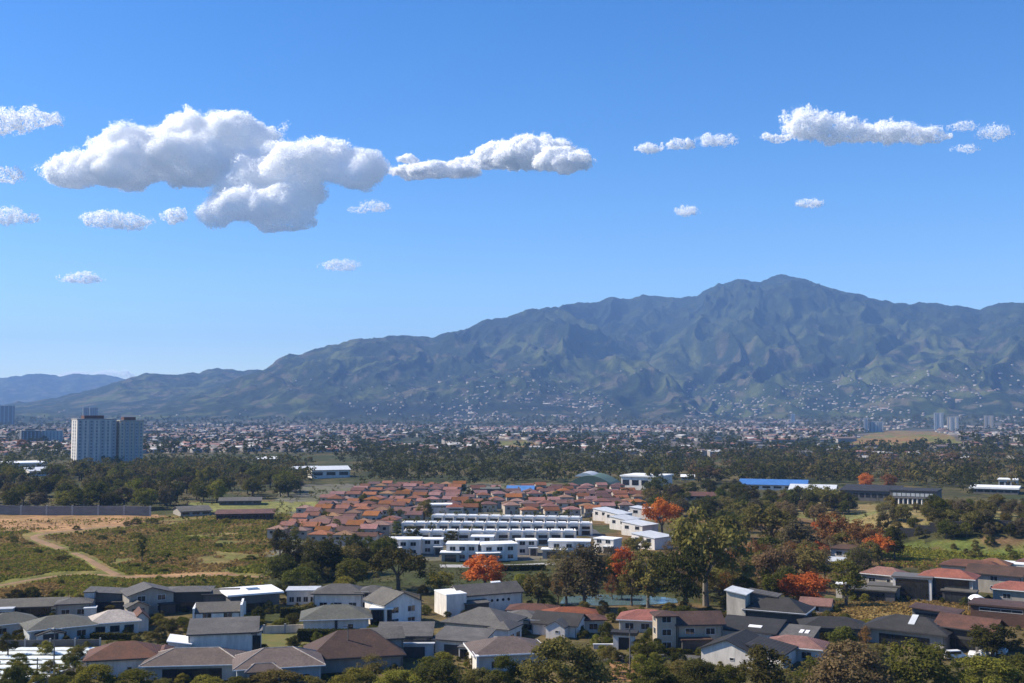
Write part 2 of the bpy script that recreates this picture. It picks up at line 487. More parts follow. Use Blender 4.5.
M['palebark'] = mat('pale_bark', (0.20, 0.175, 0.14), 0.9, 0.2, 1.2)
M['soil'] = mat('bare_soil', (0.26, 0.135, 0.058), 0.95, 0.22, 0.09, bump=0.2)
M['track'] = mat('packed_earth', (0.255, 0.155, 0.076), 0.95, 0.16, 0.12, bump=0.2)
M['drygrass'] = mat('dry_grass', (0.23, 0.155, 0.05), 0.95, 0.2, 0.25, bump=0.3, col2=(0.15, 0.12, 0.035))
M['lawn'] = mat('lawn_turf', (0.085, 0.10, 0.02), 0.95, 0.2, 0.2, bump=0.3, col2=(0.16, 0.12, 0.035))
M['solar'] = mat('solar_glass', (0.02, 0.03, 0.05), 0.15, 0.2, 1.0, spec=0.6)
M['plastic'] = mat('white_plastic_film', (0.80, 0.84, 0.82), 0.35, 0.08, 0.8, col2=(0.55, 0.62, 0.58), mid=0.62)
M['paint'] = mat('road_paint', (0.78, 0.77, 0.72), 0.7, 0.08, 1.0)
M['yellow'] = mat('yellow_paint', (0.75, 0.5, 0.05), 0.5, 0.1, 1.0)
M['car_white'] = mat('white_car_paint', (0.8, 0.8, 0.8), 0.25, 0.03, 1.0, spec=0.6)
M['car_dark'] = mat('dark_car_paint', (0.03, 0.035, 0.045), 0.25, 0.1, 1.0, spec=0.6)
M['tyre'] = mat('tyre_rubber', (0.02, 0.02, 0.02), 0.85, 0.1, 3.0)
def floors_mat(name, wall, storey=3.05, share=0.5):
    """glazing in storeys: glass with bands of wall between the floors"""
    m = mat(name, (0.17, 0.185, 0.21), 0.3, 0.3, 0.6, spec=0.5)
    N, L = m.node_tree.nodes, m.node_tree.links
    b = N["Principled BSDF"]; src = b.inputs["Base Color"].links[0].from_socket
    tc = N.new("ShaderNodeTexCoord"); sp = N.new("ShaderNodeSeparateXYZ"); L.new(tc.outputs["Object"], sp.inputs[0])
    dv = N.new("ShaderNodeMath"); dv.operation = 'DIVIDE'; dv.inputs[1].default_value = storey; L.new(sp.outputs["Z"], dv.inputs[0])
    fr = N.new("ShaderNodeMath"); fr.operation = 'FRACT'; L.new(dv.outputs[0], fr.inputs[0])
    gt = N.new("ShaderNodeMath"); gt.operation = 'GREATER_THAN'; gt.inputs[1].default_value = share; L.new(fr.outputs[0], gt.inputs[0])
    mx = N.new("ShaderNodeMix"); mx.data_type = 'RGBA'; mx.inputs[7].default_value = (*wall, 1)
    L.new(gt.outputs[0], mx.inputs[0]); L.new(src, mx.inputs[6]); L.new(mx.outputs[2], b.inputs["Base Color"])
    return m
M['floors_white'] = floors_mat('storeyed_glazing_white', (0.42, 0.42, 0.43))
M['floors_blue'] = floors_mat('storeyed_glazing_blue', (0.25, 0.29, 0.34))
M['tower_blue'] = mat('tower_blue_grey_render', (0.38, 0.40, 0.42), 0.8, 0.06, 0.4)
M['town_wall'] = mat('town_wall', (0.22, 0.19, 0.16), 0.85, 0.1, 0.02)
M['town_pale'] = mat('town_pale_wall', (0.30, 0.275, 0.25), 0.85, 0.1, 0.02)
M['town_red'] = mat('town_red_roof', (0.20, 0.095, 0.07), 0.85, 0.2, 0.02, rand=.2)
M['town_brown'] = mat('town_brown_roof', (0.14, 0.10, 0.085), 0.85, 0.2, 0.02, rand=.2)
M['town_grey'] = mat('town_grey_roof', (0.14, 0.13, 0.12), 0.85, 0.2, 0.02, rand=.2)
M['town_white'] = mat('town_pale_roof', (0.40, 0.385, 0.36), 0.7, 0.1, 0.02, rand=.15)
M['wall_stain'] = mat('stained_concrete', (0.22, 0.205, 0.185), 0.9, 0.15, 0.25, stretch=(1, 1, 4))

# ------------------------------------------------------------------ land cover and the ground sheet
FIELD = [(-150, 512), (0, 514), (150, 516), (290, 512), (270, 545), (258, 585), (120, 590), (0, 596), (-150, 600)]
SOIL_TOP = [(-150, 514), (0, 515), (140, 514), (170, 516), (130, 524), (60, 531), (-150, 534)]
GREEN_L = [(-150, 540), (30, 545), (80, 556), (100, 566), (40, 577), (-150, 586)]
SOIL_LOW = [(135, 574), (230, 572), (262, 580), (180, 590), (130, 590)]
FIELD2 = [(190, 503), (320, 501), (318, 512), (180, 510)]
TOWN = [(280, 484), (640, 484), (700, 520), (640, 560), (400, 560), (265, 556)]
SLOPE_R = [(885, 545), (960, 538), (1200, 538), (1200, 566), (960, 566), (880, 562)]
GOLD_R = [(760, 500), (860, 503), (1000, 509), (1200, 505), (1200, 530), (880, 528), (740, 512)]
SUBURB = [(-300, 588), (120, 588), (260, 582), (430, 585), (560, 600), (700, 612), (830, 570), (1300, 560), (1300, 720), (-300, 720)]
BROWN_WOOD = [(560, 520), (740, 505), (880, 520), (890, 560), (830, 600), (700, 612), (560, 606)]

CLEARINGS = [[(848, 447), (858, 437), (885, 431), (930, 430), (952, 436), (964, 445)], [(494, 449), (500, 441), (520, 440), (536, 443), (538, 450)]]
def cover(x, y, z):
    px, py, dep = to_pix(x, y, z)
    r = np.hypot(x, y)
    out = np.empty(x.shape + (3,))
    n1 = fbm(x / 60, y / 60, 4, 71); n2 = fbm(x / 14, y / 14, 3, 81); n3 = fbm(x / 260, y / 260, 3, 91)
    def mixc(a, b, t): return np.array(a) + (np.array(b) - np.array(a)) * t[..., None]
    out[:] = mixc((0.050, 0.058, 0.020), (0.13, 0.10, 0.042), sstep(0.35, 0.7, n1 * .6 + n2 * .4))
    def put(poly, a, b, lo=0.35, hi=0.65, k=0.5):
        m = in_poly(px + (n2 - .5) * 10, py + (n1 - .5) * 4, poly) & (dep > 0)
        t = sstep(lo, hi, n1 * k + n2 * (1 - k))
        out[m] = mixc(a, b, t)[m]
    put(SUBURB, (0.055, 0.062, 0.02), (0.14, 0.105, 0.046))
    put(TOWN, (0.15, 0.135, 0.11), (0.13, 0.13, 0.07))
    put(BROWN_WOOD, (0.065, 0.07, 0.027), (0.19, 0.12, 0.055))
    put(FIELD, (0.22, 0.155, 0.058), (0.155, 0.15, 0.038), 0.36, 0.6, .4)
    put(SOIL_TOP, (0.38, 0.22, 0.105), (0.26, 0.165, 0.07), 0.42, 0.66, 0.3)
    put(GREEN_L, (0.23, 0.215, 0.05), (0.16, 0.16, 0.04))
    put(SOIL_LOW, (0.42, 0.25, 0.12), (0.30, 0.17, 0.08))
    put(FIELD2, (0.24, 0.23, 0.075), (0.15, 0.17, 0.05))
    put(GOLD_R, (0.27, 0.20, 0.085), (0.15, 0.15, 0.05))
    put(SLOPE_R, (0.12, 0.145, 0.034), (0.19, 0.12, 0.06), 0.40, 0.62, .3)
    out *= 0.85
    # town ground further off
    m = (r > 1350) & (r < 6500)
    t = sstep(0.40, 0.62, n3 * .55 + n1 * .45)
    city = mixc((0.03, 0.04, 0.02), (0.11, 0.095, 0.08), t)
    k = sstep(1350, 1700, r) * (1 - sstep(4300, 6300, r))
    out[m] = (out * (1 - k[..., None]) + city * k[..., None])[m]
    for poly in CLEARINGS:
        mm = in_poly(px + (n2 - .5) * 8, py + (n1 - .5) * 2, poly) & (dep > 0) & (r < 3200)
        out[mm] = mixc((0.20, 0.115, 0.052), (0.125, 0.125, 0.04), sstep(.42, .6, n1 * .5 + n2 * .5))[mm]
    # hillsides: forest, pasture and bare fields
    hill = r > 4000
    f1 = fbm(x / 420, y / 700, 4, 101); f2 = fbm(x / 90, y / 160, 4, 111)
    tt = sstep(0.47, 0.72, f1 * .4 + f2 * .6)
    mo = mixc((0.016, 0.025, 0.010), (0.074, 0.085, 0.027), tt)
    t3 = sstep(0.60, 0.72, fbm(x / 90 + 31, y / 150, 3, 121)) * sstep(900, 300, z) * 0.7
    mo = mo * (1 - t3[..., None]) + np.array((0.10, 0.082, 0.05)) * t3[..., None]
    hi = sstep(420, 900, z) * 0.75
    mo = mo * (1 - hi[..., None]) + mixc((0.012, 0.020, 0.010), (0.026, 0.037, 0.014), tt) * hi[..., None]
    # a darker band along the foot of the range
    foot = np.exp(-((py - 409 - (n3 - .5) * 10) / 9.0) ** 2) * sstep(300, 350, px) * (1 - sstep(520, 640, px)) * sstep(4300, 4700, r)
    mo = mo * (1 - foot[..., None]) + np.array((0.009, 0.014, 0.009)) * foot[..., None]
    kk = sstep(4200, 5200, r)
    out[hill] = (out * (1 - kk[..., None]) + mo * kk[..., None])[hill]
    return out

def ground_sheet():
    az = np.concatenate([np.arange(-180, -32, 2.0), np.arange(-32, 32.01, 0.065), np.arange(34, 180.1, 2.0)])
    az[-1] = 180.0
    az = np.radians(az)
    rr = [0.0] + list(np.arange(6, 200, 6.0))
    r = 200.0
    while r < 19000:
        rr.append(r)
        step = min(max(r * r / (EYE * FPX) * 0.85, 0.9), 26.0)
        if r > 11000: step = 80
        if r > 16500: step = 400
        r += step
    rr = np.array(rr + [19500.0])
    Rg, A = np.meshgrid(rr, az, indexing='ij')
    x, y = Rg * np.sin(A), Rg * np.cos(A)
    z = height(x.ravel(), y.ravel()).reshape(x.shape)
    c = cover(x, y, z)
    nr, na = x.shape
    verts = np.stack([x, y, z], -1).reshape(-1, 3)
    i = np.arange(nr - 1)[:, None] * na + np.arange(na - 1)[None, :]
    f = np.stack([i, i + 1, i + na + 1, i + na], -1).reshape(-1, 4)[:, ::-1]
    me = np_mesh("ground", verts, f)
    at = me.color_attributes.new("cover", 'FLOAT_COLOR', 'POINT')
    at.data.foreach_set("color", np.concatenate([c.reshape(-1, 3), np.ones((len(verts), 1))], 1).astype(np.float32).ravel())
    m = bpy.data.materials.new("land"); m.use_nodes = True
    N, L = m.node_tree.nodes, m.node_tree.links
    b = N["Principled BSDF"]; b.inputs["Roughness"].default_value = 0.95; b.inputs["Specular IOR Level"].default_value = 0.1
    ca = N.new("ShaderNodeVertexColor"); ca.layer_name = "cover"
    tc = N.new("ShaderNodeTexCoord")
    cur = ca.outputs[0]
    for sc, lo, hi in ((0.9, 0.72, 1.28), (0.17, 0.7, 1.3), (0.025, 0.8, 1.2)):
        n = N.new("ShaderNodeTexNoise"); n.inputs["Scale"].default_value = sc; n.inputs["Detail"].default_value = 4
        L.new(tc.outputs["Object"], n.inputs["Vector"])
        mr = N.new("ShaderNodeMapRange"); mr.inputs[1].default_value = 0.3; mr.inputs[2].default_value = 0.7; mr.inputs[3].default_value = lo; mr.inputs[4].default_value = hi
        L.new(n.outputs[0], mr.inputs[0])
        vm = N.new("ShaderNodeVectorMath"); vm.operation = 'SCALE'
        L.new(cur, vm.inputs[0]); L.new(mr.outputs[0], vm.inputs[3]); cur = vm.outputs[0]
        if sc == 0.17: bn = n
    L.new(cur, b.inputs["Base Color"])
    bp = N.new("ShaderNodeBump"); bp.inputs["Strength"].default_value = 0.5; bp.inputs["Distance"].default_value = 1.5
    L.new(bn.outputs[0], bp.inputs["Height"])
    # treetops and gullies on the hillsides, finer than the sheet's own grid
    hn = N.new("ShaderNodeTexNoise"); hn.inputs["Scale"].default_value = 0.011; hn.inputs["Detail"].default_value = 5; hn.inputs["Roughness"].default_value = 0.7
    L.new(tc.outputs["Object"], hn.inputs["Vector"])
    sp = N.new("ShaderNodeSeparateXYZ"); L.new(tc.outputs["Object"], sp.inputs[0])
    hm = N.new("ShaderNodeMapRange"); hm.inputs[1].default_value = 30; hm.inputs[2].default_value = 200; hm.inputs[4].default_value = 0.75
    L.new(sp.outputs["Z"], hm.inputs[0])
    b2 = N.new("ShaderNodeBump"); b2.inputs["Distance"].default_value = 45
    L.new(hm.outputs[0], b2.inputs["Strength"]); L.new(hn.outputs[0], b2.inputs["Height"]); L.new(bp.outputs[0], b2.inputs["Normal"])
    L.new(b2.outputs[0], b.inputs["Normal"])
    o = link_mesh("ground", me, m, smooth=True)
    tag(o, "valley floor of fields and town ground rising into a long forested mountain range", "ground", kind="structure")
    return o
ground_sheet()

# ------------------------------------------------------------------ haze over the valley
def haze_box():
    mb = MB(); mb.box(-17000, 17000, -900, 18600, -30, 1330)
    m = bpy.data.materials.new("valley_haze"); m.use_nodes = True
    N, L = m.node_tree.nodes, m.node_tree.links
    N.remove(N["Principled BSDF"])
    v = N.new("ShaderNodeVolumePrincipled")
    v.inputs["Color"].default_value = (0.30, 0.54, 1.0, 1)
    v.inputs["Density"].default_value = 0.000061
    v.inputs["Anisotropy"].default_value = 0.0
    L.new(v.outputs[0], N["Material Output"].inputs["Volume"])
    o = mb.build("haze", m)
    tag(o, "thin blue haze filling the valley air", "haze", kind="stuff")
haze_box()
# ------------------------------------------------------------------ clouds: drifts of countless small droplets-clumps, denser inside
def cloud(name, label, px, py, dist, lobes, n, seed, flake=7.0, edge=0.16, thin=1.0, group=None, tear=0.46):
    """lobes: (dx, dy, rx, ry) in picture pixels at that distance, turned into metres; the depth of a lobe is about its width"""
    rng = np.random.default_rng(seed)
    az, tn = pix_az_tan(px, py)
    c = np.array([dist * math.sin(az), dist * math.cos(az), EYE + dist * tn])
    k = dist / FPX
    L = np.array([(q[0] * k, (q[4] if len(q) > 4 else 0) * k, -q[1] * k, q[2] * k, (q[2] * 0.45 + q[3] * 0.55) * k * 0.8, q[3] * k) for q in lobes])
    for i in range(len(L)):                       # a lobe set nearer or farther keeps its bearing and its apparent size
        f = 1 + L[i, 1] / dist
        L[i, :3] = (c - (0, 0, EYE) + L[i, :3] * (1, 0, 1)) * f - (c - (0, 0, EYE))
        L[i, 3:] *= f
    L[:, 1] += rng.normal(0, 0.12, len(L)) * L[:, 4]
    lo = (L[:, :3] - L[:, 3:] * 1.25).min(0); hi = (L[:, :3] + L[:, 3:] * 1.25).max(0)
    size = float((L[:, 3:]).max())
    def n3(p, s, sd):
        x, y, z = p[:, 0] / s, p[:, 1] / s, p[:, 2] / s
        return (vnoise(x + .37 * z, z + .61 * y, sd) + vnoise(y + .53 * x, z - .29 * x, sd + 9) + vnoise(x - .47 * y, y + .41 * z, sd + 17)) / 3 - 0.5
    S0 = float(np.median(L[:, 5]))
    def plain(q):
        d = np.full(len(q), -9.0)
        for l in L:
            rz = np.where(q[:, 2] < l[2], l[5] * 0.72, l[5])
            d = np.maximum(d, 1 - np.sqrt(((q[:, 0] - l[0]) / l[3]) ** 2 + ((q[:, 1] - l[1]) / l[4]) ** 2 + ((q[:, 2] - l[2]) / rz) ** 2))
        return d
    def field(p):
        q = p + np.stack([n3(p, S0 * .8, seed + 1), n3(p, S0 * .8, seed + 2), n3(p, S0 * .8, seed + 3)], 1) * S0 * 0.95
        d = plain(q)
        nz = n3(p, S0 * .55, seed + 4) * 1.1 + n3(p, S0 * .22, seed + 5) * .62 + n3(p, S0 * .09, seed + 6) * .36 + n3(p * np.array([.5, 1, 1]), S0 * .035, seed + 7) * .22
        return d + nz * tear
    pts = []
    got = 0
    for _ in range(70):
        p = lo + rng.random((240000, 3)) * (hi - lo)
        d0 = plain(p); p = p[(d0 > -0.42) & (d0 < 0.62)]
        f = field(p)
        keep = (f > 0) & (rng.random(len(p)) < np.clip(f / edge, 0, 1) ** 1.3 * thin) & (f < 0.34)
        pts.append(p[keep]); got += int(keep.sum())
        if got >= n: break
    p = np.concatenate(pts)[:n]
    h = S0 * 0.07
    f0 = plain(p)
    g = np.stack([plain(p + np.eye(3)[i] * h) - f0 for i in range(3)], 1)
    g = -g / (np.linalg.norm(g, axis=1, keepdims=True) + 1e-9)
    nrm = g * 0.30 + np.array(SUN_DIR) * 0.55 + rng.normal(0, 0.30, p.shape)
    nrm /= np.linalg.norm(nrm, axis=1, keepdims=True)
    t = np.cross(nrm, rng.normal(size=p.shape)); t /= np.linalg.norm(t, axis=1, keepdims=True)
    b = np.cross(nrm, t)
    s = flake * k / 17.5 * (0.6 + 0.9 * rng.random(len(p)))[:, None]
    v = np.stack([p + t * s, p + b * s, p - t * s, p - b * s], 1).reshape(-1, 3)
    me = np_mesh(name, v, np.arange(len(v)).reshape(-1, 4))
    o = link_mesh(name, me, M['cloud'])
    o.location = c
    tag(o, label, "cloud", group)
    return o

def cloud_mat():
    m = bpy.data.materials.new("cloud_white"); m.use_nodes = True
    N, L = m.node_tree.nodes, m.node_tree.links
    N.remove(N["Principled BSDF"])
    d = N.new("ShaderNodeBsdfDiffuse"); t = N.new("ShaderNodeBsdfTranslucent"); ms = N.new("ShaderNodeMixShader")
    d.inputs[0].default_value = (0.995, 0.995, 0.995, 1); t.inputs[0].default_value = (0.995, 0.995, 0.995, 1)
    ms.inputs[0].default_value = 0.48
    L.new(d.outputs[0], ms.inputs[1]); L.new(t.outputs[0], ms.inputs[2]); L.new(ms.outputs[0], N["Material Output"].inputs["Surface"])
    return m
M['cloud'] = cloud_mat()
cloud("cumulus_cloud", "largest white cumulus cloud with a grey underside, high above the left hills", 212, 172, 14000,
      [(-8, -26, 66, 36), (-75, -2, 58, 27), (-128, -2, 40, 19), (-40, -10, 86, 32), (22, -37, 46, 25), (58, 6, 46, 34, -20), (98, -6, 52, 27, -45), (136, -2, 34, 22, -60), (58, 34, 48, 26, -50), (26, 40, 40, 20, -55), (82, 42, 26, 14, -50), (70, 18, 44, 26, -30), (40, 14, 40, 22, -20)], 1100000, 3, flake=7.6, edge=0.26)
cloud("cumulus_cloud", "long white cloud trailing right of the largest cumulus, humped at its right end", 490, 162, 12500,
      [(45, -6, 44, 21, -50), (16, -4, 32, 16, 0), (74, 0, 32, 14, -95), (-12, 2, 30, 8, 30), (-48, 9, 40, 9, 10), (-76, 11, 26, 9, 45), (-84, -2, 11, 6, 20), (92, -4, 14, 7, -120)], 380000, 5, flake=7.4, edge=0.32)
cloud("cloud_streak", "ragged white cloud alone above the highest peak, taller at its left", 856, 134, 14000,
      [(-42, -6, 30, 17), (-15, 0, 36, 13), (20, 1, 40, 12), (55, 1, 26, 10), (-75, 4, 20, 5), (78, 3, 14, 6)], 70000, 8, flake=7.5, edge=0.6, thin=0.5, tear=0.85)
cloud("cloud_wisp", "ragged white cloud cut off by the left edge above the largest cumulus", 14, 121, 14000,
      [(0, 0, 28, 13), (20, 0, 24, 9), (-20, 4, 26, 12)], 16500, 12, flake=6.5, edge=1.3, thin=0.7, tear=1.15)
cloud("cloud_wisp", "flat white puff just under the left tip of the largest cumulus", 114, 221, 12800,
      [(-10, -1, 22, 8), (12, 2, 22, 8)], 10500, 14, flake=6.5, edge=1.3, thin=0.6, tear=1.15)
cloud("cloud_wisp", "small round white puff directly below the middle of the largest cumulus", 175, 217, 12600, [(0, 0, 12, 8)], 3750, 16, flake=6.5, edge=1.3, thin=0.6, tear=1.15)
cloud("cloud_wisp", "low small flat white puff standing alone above the twin tower", 81, 279, 14000, [(0, 0, 18, 6)], 3375, 18, flake=6.5, edge=1.3, thin=0.5, tear=1.15)
cloud("cloud_wisp", "small white puff low at the left edge, the lowest of three there", 9, 217, 14000, [(-4, 0, 18, 9), (20, 2, 11, 5)], 5250, 20, flake=6.5, edge=1.3, thin=0.6, tear=1.15)
cloud("cloud_wisp", "small white puff at the left edge, the middle one of three there", 4, 177, 14000, [(0, 0, 17, 9)], 3750, 22, flake=6.5, edge=1.3, thin=0.5, tear=1.15)
cloud("cloud_wisp", "small bright puff left of the ragged cloud above the peak", 717, 141, 14000, [(0, 0, 18, 7), (10, -2, 10, 5)], 3900, 24, flake=6.5, edge=1.3, thin=0.55, tear=1.15)
cloud("cloud_wisp", "slanting torn white wisp at the right edge of the sky", 994, 134, 14000, [(0, 0, 15, 8), (-30, -6, 13, 5), (-26, 14, 14, 4)], 3900, 26, flake=6.5, edge=1.3, thin=0.45, tear=1.15)
cloud("cloud_wisp", "tiny white puff alone in blue sky under the ragged cloud above the peak", 809, 204, 14000, [(0, 0, 13, 5)], 1950, 28, flake=6.5, edge=1.3, thin=0.5, tear=1.15)
cloud("cloud_wisp", "small torn wisp under the gap between the two big clouds", 368, 207, 14000, [(6, 0, 14, 6), (-10, 3, 10, 4)], 1950, 30, flake=6.5, edge=1.3, thin=0.4, tear=1.15)
cloud("cloud_wisp", "faint thin streak of cloud high above the middle ridge", 340, 266, 11600, [(0, 0, 19, 6)], 2625, 32, flake=6.5, edge=1.3, thin=0.3, tear=1.15)
cloud("cloud_wisp", "faint little smudge of cloud nearest left of the small bright puff", 680, 145, 14000, [(0, 0, 14, 6)], 3400, 34, flake=6.5, edge=1.3, thin=0.3, tear=1.15)
cloud("cloud_wisp", "faint tiny smudge farther left of the small bright puff", 650, 149, 14000, [(0, 0, 13, 6)], 3200, 36, flake=6.5, edge=1.3, thin=0.3, tear=1.15)
cloud("cloud_wisp", "faintest speck of cloud straight above the ridge between both big clouds and the peak", 687, 211, 14000, [(0, 0, 12, 6)], 2250, 38, flake=6.5, edge=1.3, thin=0.3, tear=1.15)
cloud("cloud_bank", "white cloud top peeping over the low far hills at the left edge", 98, 376, 30000, [(-18, 1, 22, 6), (12, 0, 26, 6)], 5000, 40, flake=6.0, edge=0.3, thin=0.7)

# ------------------------------------------------------------------ trees
def lumps(rng, shape, K):
    """centres and radii of leaf clumps in a crown about 10 m high"""
    out = []
    for i in range(K):
        a = rng.random() * 2 * math.pi
        if shape == 'broad':
            u = rng.uniform(-0.8, 1); q = math.sqrt(max(0, 1 - u * u)) * rng.uniform(0.5, 1)
            c = (q * math.cos(a) * 4.2, q * math.sin(a) * 4.2, 5.1 + u * 3.8); r = rng.uniform(1.1, 2.0)
        elif shape == 'spread':
            q = math.sqrt(rng.random()); h = 7.2 + 1.9 * (1 - q * q) + rng.normal(0, .5)
            c = (q * math.cos(a) * 5.9, q * math.sin(a) * 5.9, h - 3.6 * rng.random() ** 1.3); r = rng.uniform(0.9, 1.8)
        elif shape == 'tall':
            t = rng.random(); w = 2.5 * math.sin(math.pi * min(1, (0.12 + 0.8 * t))) ** 0.7
            q = math.sqrt(rng.random())
            c = (q * math.cos(a) * w, q * math.sin(a) * w, 2.2 + t * 7.2); r = rng.uniform(0.75, 1.4)
        elif shape == 'cone':
            t = rng.random() ** 1.4; w = 2.0 * (1 - t) + 0.25; q = rng.uniform(.4, 1)
            c = (q * math.cos(a) * w, q * math.sin(a) * w, 1.0 + t * 8.6); r = rng.uniform(0.6, 1.1)
        elif shape == 'bush':
            u = rng.uniform(-0.2, 1); q = math.sqrt(max(0, 1 - u * u)) * rng.uniform(0.5, 1)
            c = (q * math.cos(a) * 6.0, q * math.sin(a) * 6.0, 2.4 + u * 6.4); r = rng.uniform(0.9, 2.1)
        else:
            u = rng.uniform(-0.7, 1); q = math.sqrt(max(0, 1 - u * u)) * rng.uniform(0.3, 1)
            c = (q * math.cos(a) * 4.4, q * math.sin(a) * 4.4, 5.4 + u * 3.7); r = rng.uniform(0.9, 1.6)
        out.append((*c, r))
    return np.array(out)

def leaf_quads(rng, L, n, size, fill=0.5, flat=0.0):
    w = L[:, 3] ** 2; w /= w.sum()
    i = rng.choice(len(L), n, p=w)
    d = rng.normal(size=(n, 3)); d /= np.linalg.norm(d, axis=1, keepdims=True)
    d[:, 2] = np.where(d[:, 2] < -0.3, -d[:, 2], d[:, 2])
    rad = L[i, 3] * (1 - fill * rng.random(n) ** 1.5) * (1 + rng.normal(0, .12, n))
    p = L[i, :3] + d * rad[:, None] * np.array([1, 1, 0.92])
    nr = d * 0.9 + rng.normal(0, 0.55, (n, 3)); nr[:, 2] += 0.25 + flat
    nr /= np.linalg.norm(nr, axis=1, keepdims=True)
    t = np.cross(nr, rng.normal(size=(n, 3))); t /= np.linalg.norm(t, axis=1, keepdims=True)
    b = np.cross(nr, t)
    s = size * (0.55 + 0.9 * rng.random(n))[:, None]
    v = np.stack([p + t * s * 1.25, p + b * s * .7, p - t * s * 1.25, p - b * s * .7], 1).reshape(-1, 3)
    return v

def crown_mesh(name, seed, shape, K, n, size, fill=0.5):
    rng = np.random.default_rng(seed)
    v = leaf_quads(rng, lumps(rng, shape, K), n, size, fill)
    return np_mesh(name, v, np.arange(len(v)).reshape(-1, 4))

def trunk_mesh(name, seed, shape):
    rng = random.Random(seed)
    mb = MB()
    top = {'broad': 5.0, 'spread': 6.6, 'tall': 7.5, 'cone': 8.5, 'bush': 3.0}.get(shape, 5.5)
    r0 = {'spread': 0.42, 'tall': 0.24, 'cone': 0.2, 'bush': 0.22}.get(shape, 0.34)
    fork = {'spread': 3.4, 'tall': 3.0, 'cone': 4.0, 'bush': 0.9}.get(shape, 2.4)
    mb.tube([(0, 0, -0.6), (rng.uniform(-.1, .1), rng.uniform(-.1, .1), fork * .5), (rng.uniform(-.25, .25), rng.uniform(-.25, .25), fork)], [r0 * 1.25, r0, r0 * .8])
    spread = {'spread': 4.6, 'tall': 1.4, 'cone': 0.8, 'bush': 4.0}.get(shape, 2.8)
    nl = 3 if shape == 'cone' else 7
    for k in range(nl):
        a = 2 * math.pi * (k + rng.random() * .6) / nl
        q = spread * rng.uniform(.55, 1)
        z = top * rng.uniform(.85, 1.12)
        mb.tube([(0, 0, fork * .92), (math.cos(a) * q * .45, math.sin(a) * q * .45, fork + (z - fork) * .6), (math.cos(a) * q, math.sin(a) * q, z)], [r0 * .5, r0 * .34, r0 * .12], 5)
    me = bpy.data.meshes.new(name); me.from_pydata(mb.v, [], mb.f); me.update()
    return me

LEAF = {
 'green': leaf_mat('green_leaves', (0.135, 0.135, 0.027), (0.07, 0.08, 0.018)),
 'dark': leaf_mat('dark_leaves', (0.105, 0.10, 0.027), (0.05, 0.055, 0.017), 0.36),
 'bright': leaf_mat('fresh_leaves', (0.24, 0.22, 0.04), (0.13, 0.135, 0.026)),
 'olive': leaf_mat('olive_leaves', (0.205, 0.175, 0.052), (0.105, 0.096, 0.031)),
 'grey': leaf_mat('grey_leaves', (0.15, 0.125, 0.062), (0.082, 0.072, 0.04)),
 'flame': leaf_mat('flame_flowers', (0.62, 0.185, 0.042), (0.38, 0.135, 0.038), 0.14),
 'ember': leaf_mat('fading_flowers', (0.31, 0.15, 0.052), (0.16, 0.10, 0.038), 0.2),
 'rust': leaf_mat('rusty_leaves', (0.205, 0.145, 0.07), (0.125, 0.093, 0.046), 0.2),
 'dry': leaf_mat('dry_grass_blades', (0.36, 0.24, 0.085), (0.22, 0.15, 0.055), 0.2),
}
PROTO = {}
def proto(shape, var):
    key = (shape, var)
    if key not in PROTO:
        K, n, s, fl = {'broad': (46, 3600, .22, .65), 'spread': (52, 3800, .24, .65), 'tall': (44, 2600, .17, .8), 'cone': (44, 2200, .17, .7), 'bush': (60, 8000, .20, .7), 'sparse': (46, 2600, .15, .9)}[shape]
        PROTO[key] = (crown_mesh("crown", hash_int(shape) + var, shape, K, n, s, fl), trunk_mesh("trunk", hash_int(shape) + var, shape))
    return PROTO[key]
def hash_int(s): return sum(ord(c) * (i + 3) for i, c in enumerate(s))
CROWN_W = {'broad': 10.6, 'spread': 14.2, 'tall': 6.0, 'cone': 4.6, 'bush': 14.0, 'sparse': 10.8}

_MS = {}
def with_mat(me, mt):
    k = (me.name, mt.name)
    if k not in _MS:
        c = me.copy(); c.name = me.name.split('.')[0]; c.materials.clear(); c.materials.append(mt); _MS[k] = c
    return _MS[k]

def tree_at(p, h, w, shape, leaf, name, label, group=None, cat="tree", var=None, bark='bark', rnd=random):
    var = rnd.randrange(3) if var is None else var
    cm, tm = proto(shape, var)
    o = empty(name, p, rnd.random() * 6.28)
    o.scale = (w / CROWN_W[shape], w / CROWN_W[shape], h / 10.2)
    for nm, me in (("trunk", with_mat(tm, M[bark])), ("crown", with_mat(cm, LEAF[leaf]))):
        c = bpy.data.objects.new(nm, me); COL.objects.link(c); c.parent = o
    tag(o, label, cat, group)
    return o

def tree_px(px, py, hp, wp, shape, leaf, name, label, group=None, cat="tree", var=None, bark='bark'):
    p = G(px, py); k = mpp(p)
    return tree_at(p, hp * k, wp * k, shape, leaf, name, label, group, cat, var, bark)

def bulk_trees(name, label, spots, leaf, seed, n=130, size=0.42, shape='broad', cat="wood"):
    """a far wood that reads as one mass: many crowns in one mesh"""
    rng = np.random.default_rng(seed)
    vs = []
    for (x, y, z, h, w) in spots:
        v = leaf_quads(rng, lumps(rng, shape, 9), n, size, .6)
        a = rng.random() * 6.28
        v = v * np.array([w / CROWN_W[shape], w / CROWN_W[shape], h / 10.2])
        v = np.stack([v[:, 0] * math.cos(a) - v[:, 1] * math.sin(a), v[:, 0] * math.sin(a) + v[:, 1] * math.cos(a), v[:, 2] * 1.06 - h * 0.06], 1)
        vs.append(v + np.array([x, y, z]))
    v = np.concatenate(vs)
    me = np_mesh(name, v, np.arange(len(v)).reshape(-1, 4))
    o = link_mesh(name, me, LEAF[leaf])
    tag(o, label, cat, kind="stuff")
    return o
